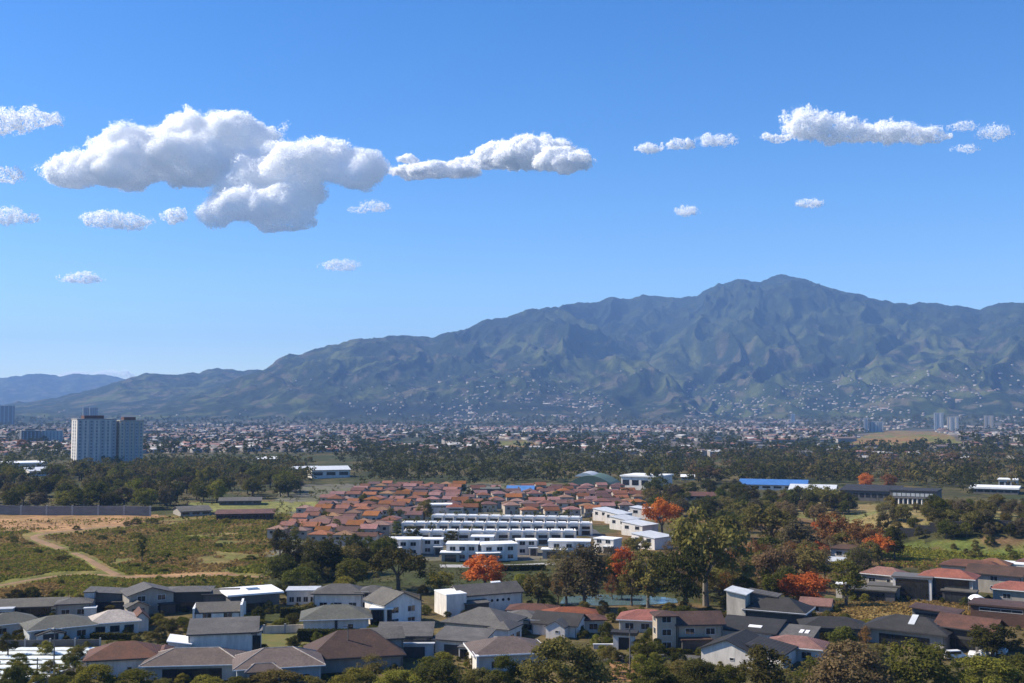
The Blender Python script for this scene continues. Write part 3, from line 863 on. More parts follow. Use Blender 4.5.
# ------------------------------------------------------------------ buildings
def roof_solid(B):
    """one closed shell for a block's roof; the walls stop just inside it"""
    x0, x1, y0, y1 = B['cx'] - B['w'] / 2, B['cx'] + B['w'] / 2, B['cy'] - B['d'] / 2, B['cy'] + B['d'] / 2
    oh, z, rh, t = B['oh'], B['z0'] + B['h'], B['rh'], 0.24
    X0, X1, Y0, Y1 = x0 - oh, x1 + oh, y0 - oh, y1 + oh
    mb = MB(); k = B['roof']
    lo = [(X0, Y0, z), (X1, Y0, z), (X1, Y1, z), (X0, Y1, z)]
    hi = [(a, b, c + t) for a, b, c in lo]
    side = [(i, (i + 1) % 4, 4 + (i + 1) % 4, 4 + i) for i in range(4)]
    bot = [(3, 2, 1, 0)]
    if k == 'flat':
        mb.add(lo + [(a, b, c + rh) for a, b, c in lo], bot + side + [(4, 5, 6, 7)])
    elif k == 'hip':
        W_, D_ = X1 - X0, Y1 - Y0
        if abs(W_ - D_) < 0.5:
            mb.add(lo + hi + [((X0 + X1) / 2, (Y0 + Y1) / 2, z + t + rh)], bot + side + [(4, 5, 8), (5, 6, 8), (6, 7, 8), (7, 4, 8)])
        elif W_ > D_:
            a, ym = D_ / 2, (Y0 + Y1) / 2
            mb.add(lo + hi + [(X0 + a, ym, z + t + rh), (X1 - a, ym, z + t + rh)], bot + side + [(4, 5, 9, 8), (5, 6, 9), (6, 7, 8, 9), (7, 4, 8)])
        else:
            a, xm = W_ / 2, (X0 + X1) / 2
            mb.add(lo + hi + [(xm, Y0 + a, z + t + rh), (xm, Y1 - a, z + t + rh)], bot + side + [(4, 5, 8), (5, 6, 9, 8), (6, 7, 9), (7, 4, 8, 9)])
    elif k in ('gx', 'gy'):       # ridge along x or y: two thick slopes in one shell
        if k == 'gx':
            ym = (y0 + y1) / 2; sl = rh / ((y1 - y0) / 2); ze = z - sl * oh
            pr = [(Y0, ze), (Y0, ze + t), (ym, z + rh + t), (Y1, ze + t), (Y1, ze), (ym, z + rh)]
            v = [(X0, a, b) for a, b in pr] + [(X1, a, b) for a, b in pr]
        else:
            xm = (x0 + x1) / 2; sl = rh / ((x1 - x0) / 2); ze = z - sl * oh
            pr = [(X0, ze), (X0, ze + t), (xm, z + rh + t), (X1, ze + t), (X1, ze), (xm, z + rh)]
            v = [(a, Y0, b) for a, b in pr] + [(a, Y1, b) for a, b in pr]
        f = [(i, (i + 1) % 6, 6 + (i + 1) % 6, 6 + i) for i in range(6)] + [(0, 1, 2, 5), (2, 3, 4, 5), (6, 11, 8, 7), (8, 11, 10, 9)]
        mb.add(v, f)
    else:                          # sheds: sf rises to the front, sb to the back, sl / sr to the sides
        up = {'sf': (1, 1, 0, 0), 'sb': (0, 0, 1, 1), 'sl': (1, 0, 0, 1), 'sr': (0, 1, 1, 0)}[k]
        lo = [(a, b, c + rh * u) for (a, b, c), u in zip(lo, up)]
        mb.add(lo + [(a, b, c + t) for a, b, c in lo], bot + side + [(4, 5, 6, 7)])
    return mb

def wall_solid(B):
    x0, x1, y0, y1 = B['cx'] - B['w'] / 2, B['cx'] + B['w'] / 2, B['cy'] - B['d'] / 2, B['cy'] + B['d'] / 2
    z0, z1, rh, k = (B['z0'] - 1.2 if B['z0'] < .5 else B['z0']), B['z0'] + B['h'], B['rh'], B['roof']
    mb = MB()
    e = 0.08
    if k in ('hip', 'flat'):
        mb.box(x0, x1, y0, y1, z0, z1 + e)
    elif k == 'gx':
        ym = (y0 + y1) / 2
        pr = [(y0, z0), (y1, z0), (y1, z1 + e), (ym, z1 + rh + e), (y0, z1 + e)]
        mb.add([(x0, a, b) for a, b in pr] + [(x1, a, b) for a, b in pr], [(0, 1, 2, 3, 4), (9, 8, 7, 6, 5)] + [(i, 5 + i, 5 + (i + 1) % 5, (i + 1) % 5) for i in range(5)])
    elif k == 'gy':
        xm = (x0 + x1) / 2
        pr = [(x0, z0), (x1, z0), (x1, z1 + e), (xm, z1 + rh + e), (x0, z1 + e)]
        mb.add([(a, y0, b) for a, b in pr] + [(a, y1, b) for a, b in pr], [(4, 3, 2, 1, 0), (5, 6, 7, 8, 9)] + [((i + 1) % 5, 5 + (i + 1) % 5, 5 + i, i) for i in range(5)])
    else:
        oh = B['oh']
        u = {'sf': (1, 1, 0, 0), 'sb': (0, 0, 1, 1), 'sl': (1, 0, 0, 1), 'sr': (0, 1, 1, 0)}[k]
        span = (y1 - y0 if k in ('sf', 'sb') else x1 - x0)
        lo_, hi_ = rh * oh / (span + 2 * oh), rh * (1 - oh / (span + 2 * oh))
        zs = [z1 + e + (hi_ if q else lo_) for q in u]
        c = [(x0, y0), (x1, y0), (x1, y1), (x0, y1)]
        mb.add([(a, b, z0) for a, b in c] + [(a, b, zz) for (a, b), zz in zip(c, zs)], [(3, 2, 1, 0), (4, 5, 6, 7)] + [(i, (i + 1) % 4, 4 + (i + 1) % 4, 4 + i) for i in range(4)])
    return mb

def face_xf(B, f):
    x0, x1, y0, y1 = B['cx'] - B['w'] / 2, B['cx'] + B['w'] / 2, B['cy'] - B['d'] / 2, B['cy'] + B['d'] / 2
    if f == 'f': return Matrix.Translation((B['cx'], y0, 0)), B['w']
    if f == 'b': return Matrix.Translation((B['cx'], y1, 0)) @ Matrix.Rotation(math.pi, 4, 'Z'), B['w']
    if f == 'l': return Matrix.Translation((x0, B['cy'], 0)) @ Matrix.Rotation(-math.pi / 2, 4, 'Z'), B['d']
    return Matrix.Translation((x1, B['cy'], 0)) @ Matrix.Rotation(math.pi / 2, 4, 'Z'), B['d']

def opening(m4, u, z, w, h, root, name='window', fm='frame', pm='glass', panes=1):
    """frame standing 6 cm proud of the wall with a darker pane set into it"""
    t = 0.10
    fr = MB()
    fr.box(u - w / 2 - t, u - w / 2, -0.07, 0.02, z - t, z + h + t); fr.box(u + w / 2, u + w / 2 + t, -0.07, 0.02, z - t, z + h + t)
    fr.box(u - w / 2, u + w / 2, -0.07, 0.02, z + h, z + h + t); fr.box(u - w / 2, u + w / 2, -0.07, 0.02, z - t, z)
    for i in range(1, panes):
        xx = u - w / 2 + w * i / panes
        fr.box(xx - .03, xx + .03, -0.06, -0.024, z, z + h)
    o = fr.xf(m4).build(name, M[fm], root)
    pn = MB(); pn.box(u - w / 2, u + w / 2, -0.022, 0.015, z, z + h)
    pn.xf(m4).build('pane' if name != 'door' else 'leaf', M[pm], o)
    return o

def wins(B, spec, root):
    """spec: tokens such as f3 (three windows a storey on the front), l2, rg (a wide glazed opening), fd (a door), fo (a charcoal panel for the shade in a carport or porch), fs (a ribbon window)"""
    st = max(1, round(B['h'] / 3.1))
    for tk in spec.split():
        f, c = tk[0], tk[1:]
        m4, L_ = face_xf(B, f)
        fm = B.get('fm', 'frame')
        if c == 'g': opening(m4, 0, B['z0'] + .15, L_ * .62, 2.3, root, 'glass_wall', 'darkframe', 'glass', 4)
        elif c == 'G': opening(m4, 0, B['z0'] + .3, L_ * .84, B['h'] - .7, root, 'glass_wall', 'darkframe', 'glass', 5)
        elif c == 'd': opening(m4, L_ * .22, B['z0'] + .05, 1.1, 2.1, root, 'door', fm, 'door')
        elif c == 'o': opening(m4, 0, B['z0'] + .05, L_ * .55, 2.35, root, 'opening_shade_panel', 'darkframe', 'darkwall', 1)
        elif c == 's': opening(m4, 0, B['z0'] + B['h'] - 1.3, L_ * .7, .7, root, 'ribbon_window', fm, 'glass', 4)
        elif c == 'm': opening(m4, L_ * .1, B['z0'] + 1.5, .9, .5, root, 'window', fm, 'glass')
        else:
            n = int(c)
            for s in range(st):
                for i in range(n):
                    u = ((i + .5) / n - .5) * L_ * .9
                    w = min(2.1, L_ * .9 / n * .62)
                    opening(m4, u, B['z0'] + s * 3.0 + .85, w, 1.4, root, 'window', fm, 'glass', 2)

def B(cx, cy, w, d, h, roof='hip', rh=1.6, oh=0.6, z0=0.0, wm='white', rm='grey', win='', **k):
    return dict(cx=cx, cy=cy, w=w, d=d, h=h, roof=roof, rh=rh, oh=oh, z0=z0, wm=wm, rm=rm, win=win, **k)

def building(name, label, loc, rz, blocks, cat='house', group=None):
    root = empty(name, loc, rz)
    for b in blocks:
        wall_solid(b).build('wall', M[b['wm']], root)
        rf = roof_solid(b).build('roof', M[b['rm']], root)
        if b.get('cap'):                       # pale caps along the hips of a hip roof
            x0, x1, y0, y1 = b['cx'] - b['w'] / 2 - b['oh'], b['cx'] + b['w'] / 2 + b['oh'], b['cy'] - b['d'] / 2 - b['oh'], b['cy'] + b['d'] / 2 + b['oh']
            z = b['z0'] + b['h'] + .24; zt = z + b['rh']; a = min(x1 - x0, y1 - y0) / 2
            r0, r1 = ((x0 + a, (y0 + y1) / 2, zt), (x1 - a, (y0 + y1) / 2, zt)) if x1 - x0 >= y1 - y0 else (((x0 + x1) / 2, y0 + a, zt), ((x0 + x1) / 2, y1 - a, zt))
            mb = MB()
            ends = [((x0, y0, z), r0), ((x1, y1, z), r1), ((x0, y1, z), r0 if x1 - x0 >= y1 - y0 else r1), ((x1, y0, z), r1 if x1 - x0 >= y1 - y0 else r0)]
            for p, q in ends: mb.tube([p, q], .13, 5)
            if r0 != r1: mb.tube([r0, r1], .15, 5)
            mb.build('ridge_cap', M['cream_roof'], rf)
        if b.get('fascia'):
            x0, x1, y0, y1 = b['cx'] - b['w'] / 2 - b['oh'], b['cx'] + b['w'] / 2 + b['oh'], b['cy'] - b['d'] / 2 - b['oh'], b['cy'] + b['d'] / 2 + b['oh']
            z = b['z0'] + b['h'] - .1; mb = MB(); e = .06
            if b['roof'] in ('hip', 'flat'):
                mb.box(x0 - e, x1 + e, y0 - e, y0 - .004, z, z + .42); mb.box(x0 - e, x1 + e, y1 + .004, y1 + e, z, z + .42)
                mb.box(x0 - e, x0 - .004, y0, y1, z, z + .42); mb.box(x1 + .004, x1 + e, y0, y1, z, z + .42)
                mb.build('fascia', M['fascia'], rf)
        if b.get('sky'):                        # roof lights: (fraction x, fraction y, w, d, slope flag) on the front slope
            for (fx, fy, w, d, mt) in b['sky']:
                D_ = b['d'] + 2 * b['oh']; y = b['cy'] - D_ / 2 + fy * D_ / 2
                x = b['cx'] + fx * b['w'] / 2
                sl = 0 if b['roof'] == 'flat' else (b['rh'] / (D_ / 2) if b['roof'] in ('hip',) else b['rh'] / (b['d'] / 2) if b['roof'] == 'gx' else b['rh'] / D_ * (1 if b['roof'] == 'sb' else -1))
                zb = b['z0'] + b['h'] + (b['rh'] if b['roof'] == 'flat' else .24 + (0 if b['roof'] == 'hip' else b['rh'] if b['roof'] == 'sf' else 0) + sl * (y - (b['cy'] - D_ / 2)))
                if b['roof'] == 'gx': zb -= sl * b['oh']
                mb = MB()
                v = [(x - w / 2, y - d / 2, zb - sl * d / 2), (x + w / 2, y - d / 2, zb - sl * d / 2), (x + w / 2, y + d / 2, zb + sl * d / 2), (x - w / 2, y + d / 2, zb + sl * d / 2)]
                mb.add([(p, q, r - .05) for p, q, r in v] + [(p, q, r + .14) for p, q, r in v], [(3, 2, 1, 0), (4, 5, 6, 7)] + [(i, (i + 1) % 4, 4 + (i + 1) % 4, 4 + i) for i in range(4)])
                mb.build('skylight' if mt != 'solar' else 'solar_panel', M[mt], rf)
        if name != 'estate_house' and b['w'] > 8 and b['roof'] in ('hip', 'gx', 'sb'):
            oh, zz = b['oh'], b['z0'] + b['h'] + (.12 if b['roof'] != 'gx' else .1 - b['rh'] / (b['d'] / 2) * b['oh'])
            yf = b['cy'] - b['d'] / 2 - oh - .09
            gm = 'fascia' if b['rm'] in ('greenish', 'cream_roof', 'taupe', 'terracotta', 'faded') else 'darkframe'
            g = MB(); g.box(b['cx'] - b['w'] / 2 - oh, b['cx'] + b['w'] / 2 + oh, yf - .08, yf + .08, zz - .16, zz + .06); gut = g.build('gutter', M[gm], rf)
            for sx in (-1, 1):
                xx = b['cx'] + sx * (b['w'] / 2 - .25)
                g = MB(); g.tube([(xx, yf, zz - .1), (xx, b['cy'] - b['d'] / 2 - .1, zz - oh * .8 - .2), (xx, b['cy'] - b['d'] / 2 - .1, b['z0'] - .4)], .07, 6); g.build('downpipe', M[gm], rf)
        if b['win']: wins(b, b['win'], root)
    return tag(root, label, cat, group)

USED = []; HOUSES = []
def house(px, py, rot, name, label, blocks, cat='house', group=None):
    """px, py: where the middle of its front foot stands in the picture; rot turns it, positive to the left"""
    p = G(px, py)
    rz = R(rot) - math.atan2(p.x, p.y)
    w = max(b['w'] for b in blocks); d = max(b['cy'] + b['d'] / 2 for b in blocks)
    USED.append((p.x, p.y, max(w, d) * .6))
    HOUSES.append((p, rz, blocks, label))
    return building(name, label, p, rz, blocks, cat, group)
# in these blocks x runs right and y away from the camera; y = 0 is the front foot

house(30, 617, -12, "bungalow", "long low bungalow with shallow weathered grey roof below the dirt track's left end", [B(0, 5, 17, 9, 2.9, 'gx', 1.3, 1.0, wm='white', rm='khaki', win='fg r1 l1'), B(-6.5, -1.4, 5, 3, 2.7, 'flat', .3, .3, wm='bluewall', rm='pale_roof', win='fs')])
house(18, 636, 14, "villa", "white villa with a green grey hip roof at the left edge, behind the plastic tunnels", [B(-1, 5, 12, 9, 3.1, 'hip', 2.0, .7, rm='greenish', win='f2 r1'), B(-7.5, 2, 5, 7, 3.0, 'hip', 1.2, .6, rm='greenish', win='f1')])
house(62, 641, 10, "villa", "pale bungalow with wide green grey hip roof right behind the tall lamp post", [B(0, 5, 15, 10, 3.2, 'hip', 2.2, .8, wm='bluewall', rm='greenish', win='f3 r1', cap=0), B(-3, -1.0, 6, 2.6, 2.3, 'gy', .8, .4, wm='white', rm='dark', win='fo')])
house(73, 618, -6, "villa", "small flat-topped grey house squeezed behind the wide green grey hip roof", [B(0, 4, 9, 7, 3.6, 'hip', 1.1, .5, wm='greywall', rm='grey', win='f2'), B(4.5, -.5, 3, 3, 2.6, 'flat', .3, .2, wm='white', rm='pale_roof')])
house(119, 635, 4, "villa", "white villa with a cream hip roof and three square front windows", [B(-1, 5, 11.5, 9, 3.1, 'hip', 2.3, .7, rm='cream_roof', win='f3 r1', fm='darkframe'), B(5.6, 6.2, 3.4, 8, 3.3, 'gy', 1.6, .5, rm='rust', win='r1')])
house(113, 611, -10, "modern_house", "dark two storey house with slanting slate roof and deep porches above the cream roofed villa", [B(0, 5, 15, 9, 5.4, 'sr', -1.2, .7, wm='slate', rm='grey', win='fg l1'), B(-6.2, -.6, 2.6, 2.6, 5.6, 'flat', .25, .2, wm='bluewall', rm='grey'), B(3, -1.2, 6, 2.4, 2.6, 'flat', .3, .2, wm='darkwall', rm='dark', win='fo')])
house(152, 615, 12, "modern_house", "taupe two storey house with stepped grey gables left of the dark flat-roofed block", [B(0, 6, 12, 10, 5.6, 'gy', 1.8, .7, wm='greywall', rm='grey', win='f2 r2'), B(-4.2, -.4, 5.5, 4, 3.0, 'gy', 1.3, .5, wm='tan', rm='grey', win='fo'), B(4, -.2, 4, 3, 2.7, 'flat', .3, .3, wm='darkwall', rm='dark')])
house(196, 611, -8, "modern_house", "dark wide house with low grey roofs between two dirt banks and the white gabled house", [B(-3, 5, 13, 9, 5.2, 'hip', .9, .6, wm='darkwall', rm='grey', win='fg'), B(6.5, 4, 9, 8, 4.6, 'gx', .8, .6, wm='slate', rm='khaki', win='f2')])
house(255, 612, 14, "modern_house", "modern dark grey house with a flat white roof that holds a dark roof light", [B(0, 6, 14, 12, 4.9, 'flat', .45, 1.0, wm='slate', rm='white_roof', win='rg fg', sky=[(.15, 1.15, 3.4, 3.6, 'solar')], fascia=0), B(-5.4, -.5, 4.6, 3.5, 3.0, 'sf', .8, .4, wm='white', rm='grey', win='fo')])
house(217, 634, -4, "gabled_house", "tall white house with a khaki roof framed by raised white gable walls", [B(0, 5, 11.5, 9, 5.2, 'gx', 1.9, .02, rm='khaki', win='f2 l1'), B(5.9, 5, .5, 9.6, 7.0, 'flat', .15, .03, rm='white_roof', win=''), B(-5.9, 5, .5, 9.6, 6.4, 'flat', .15, .03, rm='white_roof'), B(-3.5, -1, 5, 3, 2.8, 'sb', .6, .3, rm='grey')])
house(218, 658, -3, "modern_house", "big white house with a wide blank wall in front of the khaki gabled one", [B(1, 5, 15.5, 9, 5.3, 'sb', 1.9, .4, rm='grey', win='fm r2'), B(-8.6, 3.5, 5, 8, 3.3, 'sl', .9, .3, rm='white_roof', win='fs'), B(8.6, 3.5, 2.0, 6, 5.0, 'sr', .6, .3, wm='white', rm='slate', win='fG')])
house(127, 677, -5, "tiled_house", "white house with a broad rusty brown hip roof in front of the plastic tunnels", [B(-1, 5.5, 14.5, 10.5, 3.7, 'hip', 2.6, .8, rm='rust', win='fm r1'), B(7.2, 7, 3, 8, 3.4, 'hip', 1.0, .4, rm='rust', win='r1')])
house(192, 681, -10, "tiled_house", "low house with long taupe tiled hip roof and dark glazed veranda, at the bottom edge", [B(0, 5, 19.5, 10, 3.3, 'hip', 2.3, 1.0, wm='bluewall', rm='taupe', win='fg', cap=1)])
house(279, 686, 3, "tiled_house", "house with taupe tiled roof, pale ridge caps and a slatted pale blue porch", [B(0, 5, 17, 11, 3.9, 'hip', 2.7, .9, wm='bluewall', rm='taupe', win='f3 rg', cap=1), B(-3.2, -.8, 6.5, 3, 3.5, 'hip', 1.3, .6, wm='bluewall', rm='taupe', cap=1, win='fG')])
house(302, 605, -6, "small_white_house", "small white house with tall narrow columns behind the white and dark flat roof", [B(0, 4, 9, 7, 3.9, 'flat', .35, .4, rm='pale_roof', win='f4 l1')])
house(348, 611, -10, "villa", "white villa with long grey hip roof and dark windows below the dome shaped tree", [B(-3, 5, 14, 9, 4.6, 'hip', 2.1, .7, rm='grey', win='f3'), B(6.5, 5, 8.5, 8, 4.9, 'hip', 1.4, .6, rm='grey', win='f2 rs')])
house(336, 634, 0, "villa", "white pavilion house with a dark grey hip roof behind the long clipped black hedge", [B(0, 6, 16.5, 11, 3.6, 'hip', 2.6, 1.0, rm='greenish', win='fd', fm='darkframe'), B(0, .4, .7, .5, 3.4, 'flat', .1, .02, wm='darkwall', rm='dark')])
house(381, 629, -8, "cube_house", "black cube annex with a thin white flat roof beside the pavilion house", [B(0, 3, 5.4, 5.4, 5.0, 'flat', .4, .4, wm='darkwall', rm='white_roof', win='fG'), B(6.4, 1.2, 7, 2.5, 1.5, 'flat', .15, .1, rm='white_roof')])
house(404, 627, 30, "gabled_house", "brown grey gabled house with a white face of square windows and dark side wall", [B(0, 6, 11, 11, 6.2, 'gy', 2.6, .5, rm='khaki', win='f2'), B(5.7, 6, .5, 10, 7.4, 'flat', .2, .05, wm='darkwall', rm='dark')])
house(484, 613, 24, "long_white_house", "long white house with a row of porthole windows and a white bar on its roof", [B(3, 6, 19, 10, 5.0, 'gx', 2.1, .5, rm='grey', win='r2', sky=[(.35, 1.0, 3.0, .7, 'white_roof')]), B(-9, 3.0, 6, 9, 5.9, 'flat', .3, .1, rm='white_roof'), B(-3, -.9, 7, 2.6, 3.1, 'sb', .5, .3, wm='darkwall', rm='grey', win='fo')] + [])
house(472, 641, -26, "villa", "white house under a large plain grey hip roof in front of the porthole house", [B(0, 7, 16, 13, 3.9, 'hip', 3.0, .9, rm='grey', win='fg l2'), B(7.8, 3, 5, 8, 3.6, 'hip', 1.4, .5, rm='grey', win='r2')])
house(408, 655, -4, "villa", "flat grey roofed house with a rounded pale blue canopy, left of the low shed roofs", [B(-1, 6, 12.5, 10, 4.0, 'sb', 1.3, .5, wm='darkwall', rm='grey', win='fG'), B(1.5, -1.2, 9, 3.6, 2.6, 'sf', .5, .3, wm='bluewall', rm='pale_roof', win='fo')])
house(456, 657, -22, "villa", "low house with a slate lean-to roof and white walls over an orange terrace", [B(0, 5, 12, 8, 3.4, 'sb', 1.4, .5, rm='grey', win='fo'), B(4, -.8, 5, 2.6, 2.7, 'flat', .25, .3, wm='white', rm='slate', win='fG')])
house(357, 672, 6, "tiled_house", "house under a huge plain brown roof behind the bushes at the bottom", [B(0, 7, 20, 13, 3.0, 'hip', 4.6, .8, wm='greywall', rm='brown', win='rg'), B(6.5, 10, 9, 8, 5.6, 'gx', 1.6, .4, wm='greywall', rm='grey')])
house(512, 671, 12, "villa", "white walled house with a wide brown grey hip roof beside the big olive bush", [B(0, 6, 15.5, 12, 3.6, 'hip', 2.5, .9, rm='taupe', win='f2 l1', fascia=1), B(-8, .5, .5, 5, 3.8, 'flat', .2, .1, rm='white_roof')])
house(519, 633, -14, "villa", "house with a plain slate roof edged in white, right of the large dark hip roof", [B(0, 5, 10, 9, 3.2, 'hip', 1.6, .6, rm='grey', win='f2', fascia=1)])
house(552, 637, -20, "villa", "house with a charcoal roof over a small white cross gable, behind the big olive bush", [B(0, 6, 12, 9, 3.0, 'gx', 2.0, .6, rm='dark', win='r1'), B(1.5, 0.2, 5, 4, 2.9, 'gy', 1.4, .3, rm='grey', win='fm')])
house(579, 632, 6, "tiled_house", "cream house with a red terracotta hip roof and white porch columns, by the pond", [B(-1.5, 7, 13, 8, 3.4, 'hip', 1.6, .8, wm='cream', rm='terracotta', win='f2'), B(3.6, 1.4, 6, 5, 3.1, 'hip', 1.0, .6, wm='cream', rm='rust', win='f1 l1')])
house(531, 621, -8, "tiled_house", "house with a low faded brick red roof left of the red roofed cream house", [B(0, 4, 13, 8, 2.6, 'hip', 1.2, .6, wm='cream', rm='rust', win='f3')])
house(645, 633, -6, "tiled_house", "cream house with a red terracotta roof right behind the white gatehouse", [B(0, 5, 13.5, 9, 3.0, 'hip', 1.9, .7, wm='cream', rm='terracotta', win='f3 l1')])
house(689, 652, 14, "tower_house", "tan two storey house with a slim square tower and brown tiled roofs", [B(-5.2, 3, 4.6, 5, 8.2, 'hip', .9, .6, wm='tan', rm='brown', win='f1 l1'), B(3, 5, 11, 8, 6.4, 'gx', 2.0, .7, wm='tan', rm='brown', win='f2'), B(1.5, -.4, 7, 3, 3.0, 'flat', .3, .3, wm='darkwall', rm='brown', win='fo')])
house(766, 630, -14, "modern_house", "charcoal gabled house with white fascias and a tall white chimney-like tower at its left", [B(2, 6, 15, 10, 4.6, 'hip', 3.0, .8, wm='darkwall', rm='dark', win='fg', fascia=1), B(-8, 4, 5, 7, 8.4, 'sl', .9, .5, wm='cream', rm='pale_roof'), B(-2.5, 8, 8, 5, 7.6, 'sl', 1.0, .4, wm='slate', rm='grey')])
house(754, 648, -16, "modern_house", "house of low dark shed roofs with white roof lights, in front of the charcoal gable", [B(-2, 5, 14, 9, 3.6, 'sb', 1.7, .5, wm='white', rm='dark', win='l1', sky=[(.2, .7, 3.2, 1.4, 'white_roof')]), B(9, 5, 9, 8, 3.3, 'sb', 1.2, .4, wm='slate', rm='grey', win='fg', sky=[(.3, .9, .9, 2.2, 'white_roof'), (.6, .9, .9, 2.2, 'white_roof')])])
house(726, 667, -20, "gabled_house", "white gable end of a grey roofed house just above the dark round tree", [B(0, 7, 12, 13, 3.4, 'gy', 2.4, .5, rm='dark', win='fm'), B(8.0, 8, 8, 10, 3.2, 'sl', 1.5, .4, rm='dark', win='')])
house(793, 662, -10, "tiled_house", "white house with a faded red tiled roof beside the brown twiggy tree", [B(0, 5, 12.5, 8, 3.0, 'hip', 1.8, .7, rm='faded', win='f2')])
house(836, 642, 8, "villa", "slate roofed house between the red tiled roof and the very wide charcoal roof", [B(0, 5, 15, 9, 3.2, 'hip', 1.9, .8, wm='slate', rm='dark', win='fg l1')])
house(903, 647, -16, "villa", "house with the widest charcoal hip roof and one pale roof light below the golden mound", [B(0, 7, 19, 12, 3.6, 'hip', 2.6, .9, wm='greywall', rm='dark', win='fg', sky=[(.12, .75, 1.5, 4.2, 'pale_roof')])])
house(934, 627, -12, "flat_roof_house", "dark flat-roofed pavilion with glass walls dug into the golden mound", [B(0, 4, 11, 7, 3.6, 'sl', .8, .7, wm='slate', rm='brown', win='fG')])
house(962, 651, -20, "tiled_house", "dark fronted house with a mottled brown tiled roof, right of the widest charcoal roof", [B(0, 6, 13, 9, 5.2, 'gx', 2.0, .8, wm='darkwall', rm='rust', win='fg r1'), B(5.5, 1, 4, 4, 3.0, 'flat', .3, .3, wm='slate', rm='dark', win='fs')])
house(1001, 625, -8, "flat_roof_house", "large timber clad house with flat dark roof below the white awning, at the right edge", [B(0, 5, 15, 9, 4.6, 'flat', .4, .6, wm='wood', rm='brown', win='fs'), B(8, 1.0, 4, 4, 6.4, 'flat', .3, .2, wm='bluewall', rm='grey', win='f1')])
house(1018, 603, -8, "tiled_house", "house with an orange tiled roof cut off by the right edge", [B(0, 5, 14, 8, 3.4, 'hip', 2.0, .7, wm='greywall', rm='terracotta', win='f2')])
house(946, 601, -10, "tiled_house", "two storey grey and white house with the brightest orange tiled hip roof", [B(0, 6, 15, 9, 6.6, 'hip', 2.0, .8, wm='greywall', rm='terracotta', win='fG l1'), B(4, -.5, 9, 4, 3.4, 'flat', .4, .5, wm='darkwall', rm='khaki', win='fG')])
house(993, 594, -14, "tiled_house", "tall grey house with a plain brown roof, right of the brightest orange roof", [B(0, 6, 16, 9, 6.0, 'gx', 2.0, .7, wm='greywall', rm='brown', win='r2 f1'), B(-9, 3, 3, 4, 5.4, 'flat', .3, .2, wm='white', rm='white_roof', win='f1')])
house(912, 600, -6, "modern_house", "modern stacked grey and white house with dark window bands, left of the brightest orange roof", [B(0, 5, 11, 8, 6.4, 'flat', .4, .4, wm='white', rm='slate', win='fG ls', fm='darkframe'), B(-8, 3, 9, 7, 3.4, 'flat', .4, .4, wm='greywall', rm='khaki', win='fs')])
house(880, 586, -20, "tiled_house", "house with a dusty pink tiled roof behind the tall olive tree", [B(0, 5, 13, 8, 3.4, 'hip', 2.0, .7, wm='greywall', rm='faded', win='f2'), B(8, 2, 8, 7, 3.0, 'flat', .3, .3, wm='white', rm='slate', win='fs')])
house(868, 601, -6, "modern_house", "low grey house with flat roofs above the golden mound", [B(0, 4, 15, 7, 3.0, 'flat', .4, .5, wm='slate', rm='khaki', win='fg'), B(-8, 4, 3, 4, 4.0, 'flat', .3, .2, wm='white', rm='white_roof')])
house(970, 577, -10, "tiled_house", "low house with long brick red roofs in the row highest on the right", [B(0, 5, 19, 8, 3.2, 'hip', 1.9, .7, wm='cream', rm='rust', win='f3'), B(6, 10, 10, 8, 3.6, 'hip', 1.9, .7, wm='cream', rm='faded')])
house(1012, 575, -10, "small_white_house", "white house with a stepped white parapet at the right edge behind the brown roof", [B(0, 4, 9, 7, 3.6, 'flat', .3, .2, rm='white_roof', win='f2'), B(5, 9, 10, 7, 3.4, 'hip', 1.8, .6, wm='cream', rm='rust')])
house(838, 572, -12, "small_white_house", "small white house with a pale flat roof among the red flowering trees", [B(0, 4, 10, 7, 3.3, 'sb', .8, .5, wm='bluewall', rm='pale_roof', win='f2')])
house(815, 614, -10, "small_gable", "little tan gable roof poking out of the dry grass behind the charcoal house", [B(0, 3, 8, 6, 2.4, 'gx', 1.4, .5, wm='tan', rm='faded', win='f1')])
house(846, 558, -12, "villa", "pale villa half hidden in the rusty trees above the dusty pink roof", [B(0, 4, 12, 7, 3.2, 'hip', 1.4, .5, wm='white', rm='brown', win='f2')])
house(716, 562, -25, "villa", "white angular house glimpsed through the largest olive tree", [B(0, 5, 9, 8, 6.0, 'sl', 2.0, .3, wm='white', rm='pale_roof', win='f2 l1')])

# portholes of the long white house are round: added as parts of it
_lw = [o for o in bpy.data.objects if o.name == "long_white_house"][0]
for i in range(6):
    mb = MB()
    u = -4.6 + i * 1.75
    n = 14
    ring = [(u + .42 * math.cos(2 * math.pi * k / n), .42 * math.sin(2 * math.pi * k / n) + 3.1) for k in range(n)]
    mb.add([(a + 4, 1.0 + .02, b) for a, b in ring] + [(a + 4, 1.0 - .06, b) for a, b in ring], [tuple(range(n))] + [tuple(reversed(range(n, 2 * n)))] + [(k, n + k, n + (k + 1) % n, (k + 1) % n) for k in range(n)])
    mb.build('porthole', M['glass'], _lw)
